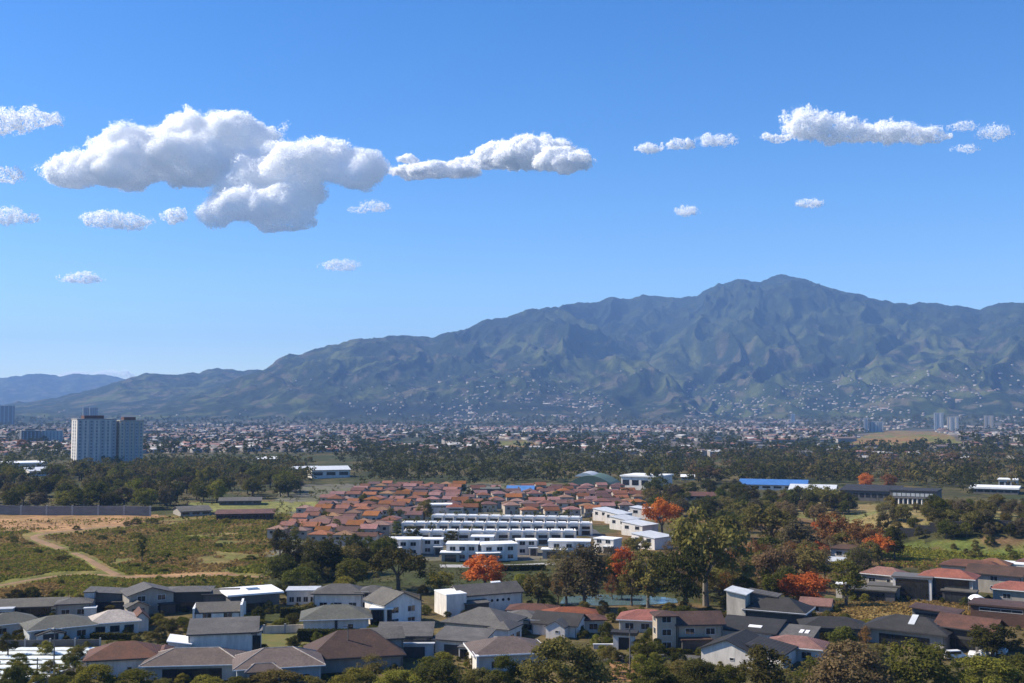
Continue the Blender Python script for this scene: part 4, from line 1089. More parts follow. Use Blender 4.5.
# ------------------------------------------------------------------ tracks, roads, pond, lawns
def ribbon(name, pix, width, m, label, cat, lift=0.12, kind="structure", step=4.0):
    """a strip of surface draped over the ground along a line of places"""
    pts = [G(a, b) for a, b in pix]
    dense = []
    for a, b in zip(pts[:-1], pts[1:]):
        n = max(2, int((b - a).length / step))
        dense += [a.lerp(b, i / n) for i in range(n)]
    dense.append(pts[-1])
    sm = [Vector(p) for p in dense]
    for _ in range(6):
        sm = [sm[0]] + [(sm[i - 1] + sm[i] * 2 + sm[i + 1]) / 4 for i in range(1, len(sm) - 1)] + [sm[-1]]
    v, f = [], []
    K = 5
    for i, p in enumerate(sm):
        d = (sm[min(i + 1, len(sm) - 1)] - sm[max(i - 1, 0)]); d.z = 0; d.normalize()
        nrm = Vector((-d.y, d.x, 0))
        w = width * (0.8 + 0.4 * float(vnoise(np.array([i * .35]), np.array([3.3]), 5)[0]))
        for k in range(K):
            q = p + nrm * w * (k / (K - 1) - .5)
            edge = -0.12 if k in (0, K - 1) else 0
            v.append((q.x, q.y, gh(q.x, q.y) + lift + edge))
    for i in range(len(sm) - 1):
        for k in range(K - 1):
            a = i * K + k
            f.append((a, a + 1, a + K + 1, a + K))
    f = [t[::-1] for t in f] if True else f
    me = np_mesh(name, v, f)
    o = link_mesh(name, me, m, smooth=True)
    return tag(o, label, cat, kind=kind)

def patch(name, poly, m, label, cat, lift=0.1, kind="structure", n=26):
    """an uneven sheet over a piece of ground bounded by places in the poly"""
    pts = [G(a, b) for a, b in poly]
    P2 = [(p.x, p.y) for p in pts]
    cx, cy = sum(p[0] for p in P2) / len(P2), sum(p[1] for p in P2) / len(P2)
    ring = []
    for (a, b), (c, d) in zip(P2, P2[1:] + P2[:1]):
        k = max(1, int(math.hypot(c - a, d - b) / 3))
        for i in range(k):
            t = i / k
            ring.append((a + (c - a) * t + random.uniform(-.5, .5), b + (d - b) * t + random.uniform(-.5, .5)))
    v, f = [], []
    NR = 6
    for j in range(NR + 1):
        s = 1 - j / (NR + .0)
        for (a, b) in ring:
            x, y = cx + (a - cx) * max(s, .001), cy + (b - cy) * max(s, .001)
            v.append((x, y, gh(x, y) + (lift if j else -0.05)))
    n_ = len(ring)
    for j in range(NR):
        for i in range(n_):
            f.append((j * n_ + i, j * n_ + (i + 1) % n_, (j + 1) * n_ + (i + 1) % n_, (j + 1) * n_ + i))
    me = np_mesh(name, v, f)
    me.flip_normals() if me.polygons and sum(p.normal.z for p in me.polygons) < 0 else None
    o = link_mesh(name, me, m, smooth=True)
    return tag(o, label, cat, kind=kind)

ribbon("dirt_track", [(-40, 590), (0, 586), (30, 580), (60, 574), (95, 573), (120, 577), (160, 577), (220, 574), (262, 577)], 2.8, M['track'], "long dirt track along the foot of the vacant field", "track")
ribbon("dirt_track", [(118, 575), (100, 567), (88, 559), (74, 553)], 3.0, M['track'], "short steep branch of the dirt track climbing the field", "track")
ribbon("dirt_track", [(62, 549), (48, 544), (36, 540), (30, 536), (44, 533), (70, 531), (100, 527), (135, 524)], 3.8, M['track'], "dirt track bending sharply at the upper edge of the field", "track")
ribbon("dirt_track", [(130, 577), (143, 585), (142, 592)], 5, M['track'], "stub of dirt track dropping to the houses", "track")
ribbon("road", [(602, 660), (640, 656), (662, 655), (700, 658)], 5.5, M['asphalt'], "short stretch of grey road by the white gatehouse", "road")
ribbon("road", [(640, 566), (612, 546), (590, 532), (574, 520), (566, 512)], 8.0, M['asphalt'], "street running away between the white terraces", "road")
ribbon("road", [(310, 560), (350, 548), (380, 532), (400, 515), (420, 500), (430, 490)], 5.0, M['asphalt'], "street through the red roofed estate", "road")
patch("garden_lawn", [(236, 640), (262, 633), (306, 634), (312, 642), (300, 650), (250, 650)], M['lawn'], "sunlit garden lawn", "lawn")
patch("garden_lawn", [(62, 612), (90, 605), (96, 600), (80, 598), (60, 604)], M['lawn'], "small bright lawn", "lawn")
patch("bare_earth", [(304, 655), (316, 646), (345, 643), (348, 650), (330, 660)], M['soil'], "bare orange earth beside the lawn", "earth")
patch("bare_earth", [(606, 662), (640, 659), (648, 668), (640, 682), (612, 682)], M['soil'], "bare earth below the road", "earth")
patch("dry_mound", [(826, 618), (840, 608), (870, 603), (910, 601), (950, 604), (975, 612), (968, 620), (900, 622), (850, 622)], M['drygrass'], "golden mound of dry grass", "grass")
for a in range(832, 972, 5):
    for b in (602, 605, 608, 612, 616):
        q = G(a, b); USED.append((q.x, q.y, 2.2))

def pond():
    pts = [G(a, b) for a, b in [(560, 604), (564, 597), (600, 595), (650, 596), (676, 599), (678, 603), (650, 605), (600, 606)]]
    z = max(p.z for p in pts) + .15
    ring = []
    for a, b in zip(pts, pts[1:] + pts[:1]):
        ring += [a.lerp(b, i / 6) for i in range(6)]
    mb = MB()
    mb.add([(p.x, p.y, z) for p in ring] + [(p.x, p.y, z - 1.2) for p in ring], [tuple(reversed(range(len(ring))))] + [(i, (i + 1) % len(ring), len(ring) + (i + 1) % len(ring), len(ring) + i) for i in range(len(ring))])
    m = mat('pond_water', (0.10, 0.16, 0.17), 0.12, 0.1, .3, spec=0.8, bump=0.05)
    o = mb.build("pond", m)
    if o.data.polygons[0].normal.z < 0: o.data.flip_normals()
    for q in ring: USED.append((q.x, q.y, 5))
    for a in list(range(570, 606, 5)) + list(range(640, 670, 5)):
        q = G(a, 609); USED.append((q.x, q.y, 2.5))
    tag(o, "pale blue pond between the red roofs and the tall grey trees", "pond", kind="structure")
pond()

# ------------------------------------------------------------------ long walls, fences, gates
def long_wall(name, a, b, h, t, m, label, cat="wall", post=0.0):
    p, q = G(*a), G(*b)
    n = max(2, int((q - p).length / 6))
    root = empty(name, p)
    d = (q - p); d.z = 0; d.normalize(); nr = Vector((-d.y, d.x, 0)) * t / 2
    mb = MB()
    for i in range(n):
        u, w = p.lerp(q, i / n), p.lerp(q, (i + 1) / n)
        zu, zw = gh(u.x, u.y), gh(w.x, w.y)
        u, w = u - p, w - p
        v = [(u - nr), (w - nr), (w + nr), (u + nr)]
        zz = [zu, zw, zw, zu]
        mb.add([(c.x, c.y, z - p.z - .6) for c, z in zip(v, zz)] + [(c.x, c.y, max(zu, zw) - p.z + h) for c in v], [(3, 2, 1, 0), (4, 5, 6, 7), (0, 1, 5, 4), (1, 2, 6, 5), (2, 3, 7, 6), (3, 0, 4, 7)])
    mb.build("panel", m, root)
    if post:
        k = int((q - p).length / post)
        for i in range(min(k, 40) + 1):
            u = p.lerp(q, i / max(k, 1)); z = gh(u.x, u.y) - p.z; u = u - p
            pm = MB(); pm.box(u.x - t * .9, u.x + t * .9, u.y - t * .9, u.y + t * .9, z - .5, z + h + .35); pm.build("post", M['concrete'], root)
    return tag(root, label, cat)
long_wall("boundary_wall", (-30, 513), (150, 516), 5.0, .5, M['wall_stain'], "long grey concrete wall along the far edge of the vacant field", post=14)
long_wall("garden_wall", (264, 634), (306, 632), 2.0, .25, M['cream'], "pale garden wall behind the sunlit lawn", post=4)
long_wall("garden_wall", (0, 647), (100, 646), 1.6, .2, M['slate'], "low dark wall behind the white plastic tunnels", post=5)
long_wall("garden_wall", (30, 690), (96, 663), 1.2, .2, M['concrete'], "slanting kerb wall in front of the white plastic tunnels")
long_wall("garden_wall", (798, 648), (842, 660), 1.2, .3, M['cream'], "pale stepped wall beside the faded red tiled roof")
long_wall("dark_bank_strip", (885, 541), (1040, 531), 3.2, .6, M['darkwall'], "dark strip added for the hedge band and shaded bank on the right hand slope")  # charcoal strip added for the dark band of hedge on the shaded bank

def hedge(name, label, a, b, h, d, leaf, n, seed):
    p, q = G(*a), G(*b)
    rng = np.random.default_rng(seed)
    L_ = (q - p).length
    root = empty(name, p, math.atan2(q.y - p.y, q.x - p.x))
    c = np.stack([rng.random(n) * L_, rng.random(n) * d - d / 2, rng.random(n) * h], 1)
    f = rng.integers(0, 3, n)
    c[f == 0, 2] = h * (1 + rng.normal(0, .04, (f == 0).sum())); c[f == 1, 1] = -d / 2; c[f == 2, 1] *= 1.0
    nr = np.zeros((n, 3)); nr[f == 0] = (0, 0, 1); nr[f == 1] = (0, -1, 0); nr += rng.normal(0, .5, (n, 3)); nr /= np.linalg.norm(nr, axis=1, keepdims=True)
    t = np.cross(nr, rng.normal(size=(n, 3))); t /= np.linalg.norm(t, axis=1, keepdims=True); bb = np.cross(nr, t)
    s = .28
    v = np.stack([c + t * s, c + bb * s * .7, c - t * s, c - bb * s * .7], 1).reshape(-1, 3)
    me = np_mesh("foliage", v, np.arange(len(v)).reshape(-1, 4))
    link_mesh("foliage", me, LEAF[leaf], root)
    mb = MB(); mb.box(.15, L_ - .15, -d * .32, d * .32, -.4, h * .85); mb.build("branches", M['bark'], root)
    return tag(root, label, "hedge")
hedge("clipped_hedge", "long clipped black green hedge in front of the white pavilion house", (298, 641), (360, 641), 2.6, 2.4, 'dark', 5200, 1)
hedge("clipped_hedge", "short clipped dark hedge left of the small white house with columns", (281, 618), (308, 618), 2.6, 2.2, 'dark', 2600, 2)
hedge("clipped_hedge", "low dark leafy strip along the bottom of the cream roofed villa", (92, 639), (140, 640), 1.4, 1.8, 'dark', 3000, 3)  # low dark leafy strip along the villa's front foot
hedge("clipped_hedge", "low clipped green hedge at the foot of the tan tower house", (657, 653), (692, 654), 1.0, 1.4, 'green', 1800, 4)
hedge("clipped_hedge", "row of low shrubs behind the green bank below the white detached villas", (500, 571), (545, 570), 1.8, 2.2, 'dark', 2600, 5)

def gatehouse():
    p = G(624, 650); root = empty("gatehouse", p, -math.atan2(p.x, p.y) + R(-8))
    mb = MB(); mb.box(-2.6, -1.35, 0, 2.4, -1, 3.5); mb.box(1.35, 2.6, 0, 2.4, -1, 3.5); mb.box(-1.35, 1.35, 0, 2.4, 2.95, 3.5); mb.build("wall", M['white'], root)
    mb = MB(); mb.box(-3.2, 3.2, -.5, 2.9, 3.51, 4.2); mb.build("roof", M['dark'], root)
    opening(Matrix.Translation((0, 1.0, 0)), 0, .1, 2.5, 2.75, root, 'door', 'darkframe', 'darkwall')
    tag(root, "small white gatehouse with a dark doorway and flat charcoal roof by the road", "gatehouse")
    p = G(606, 649); root = empty("entrance_wall", p)
    mb = MB(); mb.box(-3, 1.8, 0, .4, -.5, 1.0); mb.build("panel", M['cream'], root); mb = MB(); mb.box(-3.1, 1.9, -.1, .5, 1.0, 1.18); mb.build("coping", M['fascia'], root)
    tag(root, "low cream entrance wall left of the white gatehouse", "wall")
gatehouse()

def street_lamp(px, py, h_px, label, name="street_lamp", arm=True, cat="street lamp"):
    p = G(px, py); h = h_px * mpp(p); root = empty(name, p)
    mb = MB(); mb.tube([(0, 0, -.5), (0, 0, h * .5), (0, 0, h)], [.17, .14, .10], 8); mb.build("pole", M['pole'], root)
    mb = MB(); mb.box(-.24, .24, -.24, .24, -.3, .35); mb.build("base", M['concrete'], root)
    if arm:
        mb = MB(); mb.tube([(-1.1, 0, h - .3), (0, 0, h - .15), (1.1, 0, h - .3)], .06, 6); mb.build("bracket", M['metal'], root)
        for s in (-1, 1):
            mb = MB(); mb.box(s * 1.15 - .4, s * 1.15 + .4, -.18, .18, h - .42, h - .2); mb.build("lamp_head", M['metal'], root)
    else:
        mb = MB(); mb.box(-1.0, 1.0, -.06, .06, h - .7, h - .56); mb.build("crossarm", M['pole'], root)
    return tag(root, label, cat)
street_lamp(53.6, 676, 48, "tall lamp post with two lamp heads, in front of the white plastic tunnels")
street_lamp(37, 679, 21, "short wooden pole beside the tall lamp post", "utility_pole", False, "pole")
street_lamp(347.5, 668, 44, "thin pole in front of the huge plain brown roof", "utility_pole", False, "pole")
street_lamp(630, 672, 45, "slim pole standing just right of the white gatehouse", "utility_pole", False, "pole")
street_lamp(937, 647, 24, "slim pole at the right corner of the widest charcoal roof", "utility_pole", False, "pole")

# ------------------------------------------------------------------ white plastic tunnels, bottom left
for k, (py, x0, x1) in enumerate([(649.5, 8, 104), (653.5, -4, 102), (658, -12, 98), (662.5, -20, 93), (667.5, -26, 82), (673, -30, 68), (678, -34, 54)]):
    p, q = G(x0, py), G(x1, py)
    L_ = (q - p).length
    root = empty("plastic_tunnel", p, math.atan2(q.y - p.y, q.x - p.x))
    n = int(L_ / 1.6); v = []; f = []
    NA = 9
    rr = random.Random(k)
    for i in range(n + 1):
        sag = 0.1 * (i % 2) + rr.uniform(0, .2)
        for a in range(NA):
            t = math.pi * a / (NA - 1)
            v.append((L_ * i / n, -math.cos(t) * 1.2, -.1 + math.sin(t) * (.72 - sag)))
    for i in range(n):
        for a in range(NA - 1):
            b_ = i * NA + a
            f.append((b_, b_ + NA, b_ + NA + 1, b_ + 1))
    me = np_mesh("plastic_cover", v, [t[::-1] for t in f]); link_mesh("plastic_cover", me, M['plastic'], root, True)
    for e in (0.0, L_):
        mb = MB(); mb.add([(e, -math.cos(math.pi * a / 8) * 1.1, -.1 + math.sin(math.pi * a / 8) * .62) for a in range(9)] + [(e + .08, -math.cos(math.pi * a / 8) * 1.1, -.1 + math.sin(math.pi * a / 8) * .62) for a in range(9)], [tuple(range(9)), tuple(reversed(range(9, 18)))] + [(a, 9 + a, 10 + a, a + 1) for a in range(8)]); mb.build("end_panel", M['plastic'], root)
    tag(root, ["nearest", "second nearest", "third nearest", "middle", "third farthest", "second farthest", "farthest"][6 - k] + " long white plastic covered growing tunnel beside the lamp post", "greenhouse", "white plastic tunnels at the lower left")

# ------------------------------------------------------------------ parked vehicles and small things at the bottom right
def car(px, py, rot, m, label, group=None, van=False):
    p = G(px, py); root = empty("parked_van" if van else "parked_car", p, R(rot))
    L_, w, hb, hr = (4.9, 1.85, 1.15, 2.0) if van else (4.3, 1.75, .95, 1.45)
    prof = [(-L_ / 2, .35), (-L_ / 2, hb * .95), (-L_ / 2 + .15, hb)] + ([(-L_ / 2 + .25, hr - .1), (-L_ / 2 + .5, hr), (L_ / 2 - 1.6, hr), (L_ / 2 - .75, hb + .05)] if van else [(-L_ / 2 + .55, hr - .08), (-L_ / 2 + .95, hr), (L_ / 2 - 2.0, hr), (L_ / 2 - 1.25, hb + .02)]) + [(L_ / 2 - .1, hb * .8), (L_ / 2, .6), (L_ / 2 - .05, .35)]
    n = len(prof)
    mb = MB()
    ins = [0.0 if z <= hb else .16 for _, z in prof]
    mb.add([(x, -w / 2 + i, z) for (x, z), i in zip(prof, ins)] + [(x, w / 2 - i, z) for (x, z), i in zip(prof, ins)], [tuple(reversed(range(n))), tuple(range(n, 2 * n))] + [(i, (i + 1) % n, n + (i + 1) % n, n + i) for i in range(n)])
    mb.build("body", m, root)
    gl = MB(); x0, x1 = (-L_ / 2 + .6, L_ / 2 - 1.6) if van else (-L_ / 2 + .9, L_ / 2 - 1.75)
    gl.box(x0, x1, -w / 2 + .06, w / 2 - .06, hb + .1, hr - .14); gl.build("side_glass", M['glass'], root)
    for sx in (-1, 1):
        for sy in (-1, 1):
            wh = MB(); cx = sx * (L_ / 2 - .85); y0, y1 = sorted((sy * (w / 2 - .18), sy * (w / 2 + .03)))
            wh.tube([(cx, y0, .33), (cx, y1, .33)], .33, 12); wo = wh.build("wheel", M['tyre'], root)
            hm = MB(); hm.tube([(cx, sy * (w / 2 + .02), .33), (cx, sy * (w / 2 + .05), .33)], .19, 10); hm.build("rim", M['metal'], wo)
    for sy in (-1, 1):
        hl = MB(); hl.box(L_ / 2 - .09, L_ / 2 + .02, sy * .6 - .18, sy * .6 + .18, .62, .8); hl.build("headlight", M['frame'], root)
    return tag(root, label, "van" if van else "car", group)
car(956, 659, 10, M['car_white'], "white van standing apart on the left of the row by the bottom right trees", "white vehicles by the bottom right trees", True)
for i, (a, b, r_) in enumerate(((973, 657, 62), (983, 656, 60), (992, 655, 64), (1003, 654, 58))):
    car(a, b, r_, M['car_white'], ["first", "second", "third", "fourth"][i] + " from the left of the white cars parked side by side above the bright trees", "white vehicles by the bottom right trees")
car(443, 661, 5, M['car_dark'], "dark car parked on the orange terrace under the lean-to roof")

def awning():
    p = G(979, 612); root = empty("awning", p)
    mb = MB()
    for i in range(9):
        a = -1.2 + 2.4 * i / 8
        mb.v += [(math.sin(a) * 2.2 + .0, -1.0, 3.6 + math.cos(a) * 1.6 - 1), (math.sin(a) * 2.2, 2.2, 3.9 + math.cos(a) * 1.6 - 1)]
    for i in range(8): mb.f.append((2 * i, 2 * i + 1, 2 * i + 3, 2 * i + 2))
    o = mb.build("canvas", M['white_roof'], root); sd = o.modifiers.new("thickness", 'SOLIDIFY'); sd.thickness = .06
    for sx in (-2, 2):
        for sy in (-.9, 2.1):
            q = MB(); q.tube([(sx, sy, -.4), (sx, sy, 3.2)], .06, 6); q.build("post", M['metal'], root)
    tag(root, "small curved white awning at the right end of the golden mound", "awning")
awning()
def barrel(px, py, m, label):
    p = G(px, py); root = empty("water_drum", p)
    mb = MB(); mb.tube([(0, 0, -.05), (0, 0, .1), (0, 0, 1.2), (0, 0, 1.3)], [.62, .66, .66, .58], 14); mb.build("drum", m, root)
    mb = MB(); mb.tube([(0, 0, 1.3), (0, 0, 1.42)], .3, 12); mb.build("lid", m, root)
    return tag(root, label, "drum")
barrel(640.5, 664, M['yellow'], "round yellow drum beside the orange earth and the road")
# ------------------------------------------------------------------ the red roofed estate
M['tan_roof'] = tile_mat('tan_tiles', (0.36, 0.19, 0.115), (0.22, 0.12, 0.075), 0.35)
M['brown_roof'] = tile_mat('worn_brown_tiles', (0.22, 0.095, 0.06), (0.13, 0.06, 0.042), 0.35)
def estate_proto(kind):
    if kind == 0: bl = [B(0, 4, 9.5, 8, 5.0, 'gx', 1.7, .5, wm='estate_wall', rm='estate_roof')]
    elif kind == 3: bl = [B(0, 4, 9, 8, 5.0, 'hip', 1.6, .5, wm='estate_wall', rm='tan_roof')]
    elif kind == 4: bl = [B(0, 4, 10, 8, 4.6, 'gx', 1.6, .5, wm='cream', rm='brown_roof')]
    elif kind == 1: bl = [B(0, 4, 9.5, 8, 5.2, 'hip', 1.7, .6, wm='estate_wall', rm='estate_roof')]
    else: bl = [B(-1, 4.5, 7.5, 8, 5.4, 'gx', 1.7, .5, wm='estate_wall', rm='estate_roof'), B(3.6, 2.5, 4.4, 5.5, 2.9, 'hip', 1.1, .4, wm='estate_wall', rm='estate_roof')]
    root = building("estate_house", "x", (0, 0, -400), 0, bl)
    m4, L_ = face_xf(bl[0], 'f')
    for u in (-.26, .26):
        q = MB(); q.box(u * L_ - .75, u * L_ + .75, -.05, .02, 3.0, 4.2); q.xf(m4).build("window", M['glass'], root)
    q = MB(); q.box(-.1 * L_ - .5, -.1 * L_ + .5, -.05, .02, 0, 2.1); q.xf(m4).build("door", M['door'], root)
    return root
EP = [estate_proto(k) for k in range(5)]
ORD = ["first", "second", "third", "fourth", "fifth", "sixth", "seventh", "eighth", "ninth", "tenth", "eleventh", "twelfth", "thirteenth", "fourteenth", "fifteenth", "sixteenth", "seventeenth", "eighteenth"]
EST_L = [(282, 557), (268, 540), (300, 516), (340, 498), (372, 487), (470, 486), (462, 500), (428, 520), (400, 534), (372, 545), (356, 557)]
EST_R = [(478, 494), (520, 488), (610, 487), (640, 497), (648, 509), (628, 515), (566, 519), (470, 518), (448, 512)]
EST_R2 = [(470, 518)]
def estate(poly, rows, dx, ang0, which, seed):
    rnd = random.Random(seed)
    allrows = []
    for r_ in rows:
        row = []
        x = -220.0
        while x < 240:
            x += dx * rnd.uniform(.96, 1.12)
            y = r_ + (x * math.tan(R(ang0))) + rnd.uniform(-1.2, 1.2)
            z = gh(x, y)
            a, b, _ = to_pix(x, y, z)
            if in_poly(np.array([float(a)]), np.array([float(b)]), poly)[0] and rnd.random() < .88:
                row.append((x, y, z))
        if row: allrows.append(row)
    for j, row in enumerate(allrows):
        for i, (x, y, z) in enumerate(row):
            o = copy_tree(EP[rnd.choice((0, 0, 1, 1, 2, 2, 3, 3, 4))])
            o.location = (x, y, z - .1)
            o.rotation_euler = (0, 0, R(ang0 + rnd.choice((0, 0, 0, 180 if False else 0)) + rnd.uniform(-4, 4)))
            s = rnd.uniform(.80, .98); o.scale = (s, s, s * rnd.uniform(.92, 1.08))
            rn = ["nearest row", "second nearest row", "third nearest row"][j] if j < 3 else ORD[j] + " row from the front"
            pos = ORD[i] + " from left" if i < len(row) - 1 or i == 0 else "rightmost"
            tag(o, f"tile roofed house, {pos} in {rn} of {which}", "house", f"houses of the {which}")
            USED.append((x, y, 6))
estate(EST_L, [464, 481, 498, 515, 532, 550, 568, 587, 606, 626, 647, 669, 692, 716, 741, 768, 797], 10.2, -7, "left red estate", 4)
estate(EST_R, [576, 595, 614, 634, 655, 677, 700, 725, 752, 782], 10.6, 6, "right red estate", 9)
def drop(root):
    for ch in list(root.children_recursive): bpy.data.objects.remove(ch, do_unlink=True)
    bpy.data.objects.remove(root, do_unlink=True)
for e_ in EP: drop(e_)

# ------------------------------------------------------------------ white terraces and detached white houses
def terrace(a, b, depth, h, label, unit=5.6, roofm='white_roof', wallm='white', rot=None):
    p, q = G(*a), G(*b)
    L_ = (q - p).length; n = max(2, round(L_ / unit)); u = L_ / n
    root = empty("white_terrace", p, math.atan2(q.y - p.y, q.x - p.x))
    wl = MB(); rf = MB()
    for i in range(n):
        x0, x1 = i * u, (i + 1) * u
        wl.box(x0 + .01, x1 - .01, .6 * (i % 2), depth, -1.2, h)
        q_ = MB(); q_.box(x0 - .18, x0 + .18, -.5, depth + .2, -1.2, h + .9); q_.build("party_wall", M['white'], root)
        rf.box(x0 + .19, x1 - .19, .1 + .6 * (i % 2), depth - .2, h + .01, h + .3)
        rf.box(x0 + .9, x1 - .9, depth * .35, depth * .8, h + .3, h + 1.0)
    q_ = MB(); q_.box(L_ - .18, L_ + .18, -.5, depth + .2, -1.2, h + .9); q_.build("party_wall", M['white'], root)
    wl.build("wall", M[wallm], root); rf.build("roof", M[roofm], root)
    cp = MB(); cp.box(0, L_, -.62, -.52, h + .3, h + .85); cp.build("parapet", M['fascia'], root)
    for i in range(min(n, 18)):
        x0 = i * u; yy = .6 * (i % 2)
        for z in ((.15, 2.0), (2.8, 1.3)):
            w_ = MB(); w_.box(x0 + .9, x0 + u - .9, yy - .08, yy - .01, z[0], z[0] + z[1]); w_.build("window" if z[0] > 1 else "glass_door", M['glass'], root)
    USED.append((p.x, p.y, 4))
    for i in range(n + 1):
        c = p.lerp(q, i / n); USED.append((c.x, c.y, depth * .8))
    return tag(root, label, "terraced houses", "white terraces of the new quarter")
terrace((404, 545), (576, 546), 9, 5.0, "nearest long white terrace with tall dark windows behind the detached white villas")
terrace((402, 535), (592, 536), 9, 4.8, "second long white terrace, between the nearest and the farthest ones")
terrace((432, 526), (580, 527), 9, 4.6, "farthest long white terrace, just in front of the right red roofed estate")
terrace((578, 556), (545, 557), -10, 6.2, "short white terrace on the corner of the street, right of the detached villas") if False else None
def side_row(spots, label_f):
    for i, (px, py, rot, w, d, h) in enumerate(spots):
        p = G(px, py)
        building("white_house", label_f(i), p, R(rot) - math.atan2(p.x, p.y), [B(0, d / 2, w, d, h, 'sr', -1.3, .3, wm='white', rm='pale_roof', win=''), B(-w / 2 - .9, d / 2, 1.6, d * .7, h * .62, 'flat', .3, .1, wm='cream', rm='white_roof')], "house", "white houses right of the street")
        root = [o for o in COL.objects if o.name.startswith("white_house")][-1]
        b0 = B(0, d / 2, w, d, h)
        for f in 'lf':
            m4, L_ = face_xf(b0, f)
            for k in range(2):
                opening(m4, (k - .5) * L_ * .5, h * .5, L_ * .2, 1.5, root)
        USED.append((p.x, p.y, max(w, d) * .7))
side_row([(600, 521, -38, 9, 11, 6.2), (612, 524, -38, 9, 11, 6.2), (618, 530, -38, 10, 12, 6.2), (632, 536, -38, 12, 12, 6.2), (643, 549, -38, 12, 13, 6.0)],
         lambda i: "white house with slanting pale roof, " + ["farthest", "second farthest", "middle one", "second nearest", "nearest"][i] + " of five along the street by the terraces")
side_row([(641, 519, -25, 13, 10, 6)], lambda i: "pale grey box house left of the red tree above the street")
for (px, py, rot, w, lab) in [(403, 556, -6, 13, "white villa with a wide flat canopy at the left end of the new quarter"), (462, 561, -4, 12, "white villa with a stepped flat roof between two others in front of the terraces"), (500, 561, 14, 14, "white villa with a curved looking pale roof right of the stepped one"), (569, 558, -3, 16, "long low white villa at the right, partly behind the tall grey tree")]:
    p = G(px, py)
    building("white_villa", lab, p, R(rot) - math.atan2(p.x, p.y), [B(0, 5, w, 9, 6.0, 'flat', .4, .3, wm='white', rm='white_roof', win='f3 l2'), B(-w * .35, -.2, w * .55, 5, 3.3, 'flat', .3, .7, wm='greywall', rm='white_roof', win='fg')], "house", "detached white villas of the new quarter")
    USED.append((p.x, p.y + 4, w * .75))
for (px, py, rot, w, lab) in [(432, 554, -4, 8, "small white box house between the left end villa and the stepped one"), (527, 555, 5, 8, "small white box house right of the villa with the curved looking roof"), (482, 551, -4, 9, "small white box house peeping between the two middle villas"), (603, 553, -30, 9, "small white box house on the street corner behind the tall grey tree")]:
    p = G(px, py)
    building("white_house", lab, p, R(rot) - math.atan2(p.x, p.y), [B(0, 4, w, 7, 5.4, 'flat', .35, .25, wm='white', rm='white_roof', win='f2 l1'), B(w * .3, -.3, w * .4, 3, 2.8, 'flat', .25, .3, wm='greywall', rm='pale_roof', win='fo')], "house")
    USED.append((p.x, p.y + 4, w * .7))
for (px, py, w, d, h, lab) in [(440, 515, 13, 9, 5.5, "white cube house with a dark gap under its roof, between both red estates"), (455, 517, 9, 8, 5.0, "lone small house with an orange roof beside the white cube house")]:
    p = G(px, py)
    building("white_house", lab, p, -math.atan2(p.x, p.y), [B(0, 4, w, d, h, 'flat' if w > 10 else 'hip', .5 if w > 10 else 1.8, .4, wm='white' if w > 10 else 'cream', rm='white_roof' if w > 10 else 'terracotta', win='fs')], "house")
    USED.append((p.x, p.y + 4, w * .7))
ribbon("road", [(440, 566), (500, 566), (560, 563)], 6.0, M['concrete'], "pale forecourt strip in front of the white detached villas", "road")

# ------------------------------------------------------------------ large single buildings in the middle distance
def hall(px, py, w_px, h_px, depth, rot, name, label, roof='gx', rh=2.0, wm='greywall', rm='pale_roof', cat="building", bays=6):
    p = G(px, py); k = mpp(p); w, h = w_px * k, h_px * k
    b = B(0, depth / 2, w, depth, max(h, 2.5), roof, rh, .8, wm=wm, rm=rm)
    root = building(name, label, p, R(rot) - math.atan2(p.x, p.y), [b], cat)
    m4, L_ = face_xf(b, 'f')
    for i in range(bays):
        q = MB(); q.box((i - bays / 2 + .15) * L_ / bays, (i - bays / 2 + .85) * L_ / bays, -.1, .03, h * .35, h * .75); q.xf(m4).build("window", M['glass'], root)
    USED.append((p.x, p.y + depth / 2, max(w * .5, depth)))
    return root
hall(772, 490, 66, 5, 30, -6, "blue_roof_hall", "long low hall with a bright cobalt blue roof", 'gx', 3.0, 'white', 'blue_roof')
hall(812, 494, 44, 4, 22, -6, "pale_roof_hall", "low hall with a pale ribbed roof against the right end of the cobalt blue roof", 'gx', 3.0, 'greywall', 'pale_roof')
hall(868, 501, 54, 10, 26, -10, "office_block", "blue grey two storey block with a slanting dark roof, left of the columned block", 'sb', 2.0, 'slate', 'dark', bays=9)
def columned():
    p = G(913, 504); k = mpp(p); w, h = 44 * k, 12 * k
    b = B(0, 14, w, 26, h, 'flat', .8, .4, wm='slate', rm='dark')
    root = building("office_block", "dark office block with a row of white columns along its ground floor", p, R(-8) - math.atan2(p.x, p.y), [b], "building")
    m4, L_ = face_xf(b, 'f')
    for i in range(9):
        q = MB(); q.tube([((i - 4) * L_ / 10, -1.6, -.5), ((i - 4) * L_ / 10, -1.6, h * .45)], .55, 8); q.xf(m4).build("column", M['white'], root)
        q = MB(); q.box((i - 4.4) * L_ / 10, (i - 3.6) * L_ / 10, -.1, .03, h * .62, h * .88); q.xf(m4).build("window", M['bluewall'], root)
    q = MB(); q.box(-L_ * .46, L_ * .46, -2.3, -.01, h * .45, h * .52); q.xf(m4).build("canopy", M['slate'], root)
    USED.append((p.x, p.y + 14, w * .6))
columned()
hall(640, 490, 40, 13, 30, -20, "white_hall", "large white hall behind the green domed roof and the palm", 'flat', 1.0, 'white', 'white_roof', bays=4)
hall(688, 480, 13, 3, 14, 0, "white_shed", "small white roofed shed in dark trees right of the large white hall", 'gx', 1.5, 'white', 'white_roof', bays=2)
hall(331, 478, 38, 8, 34, 8, "warehouse", "big pale warehouse in front of the dark wood, left of the middle", 'gx', 2.5, 'white', 'pale_roof', bays=3)
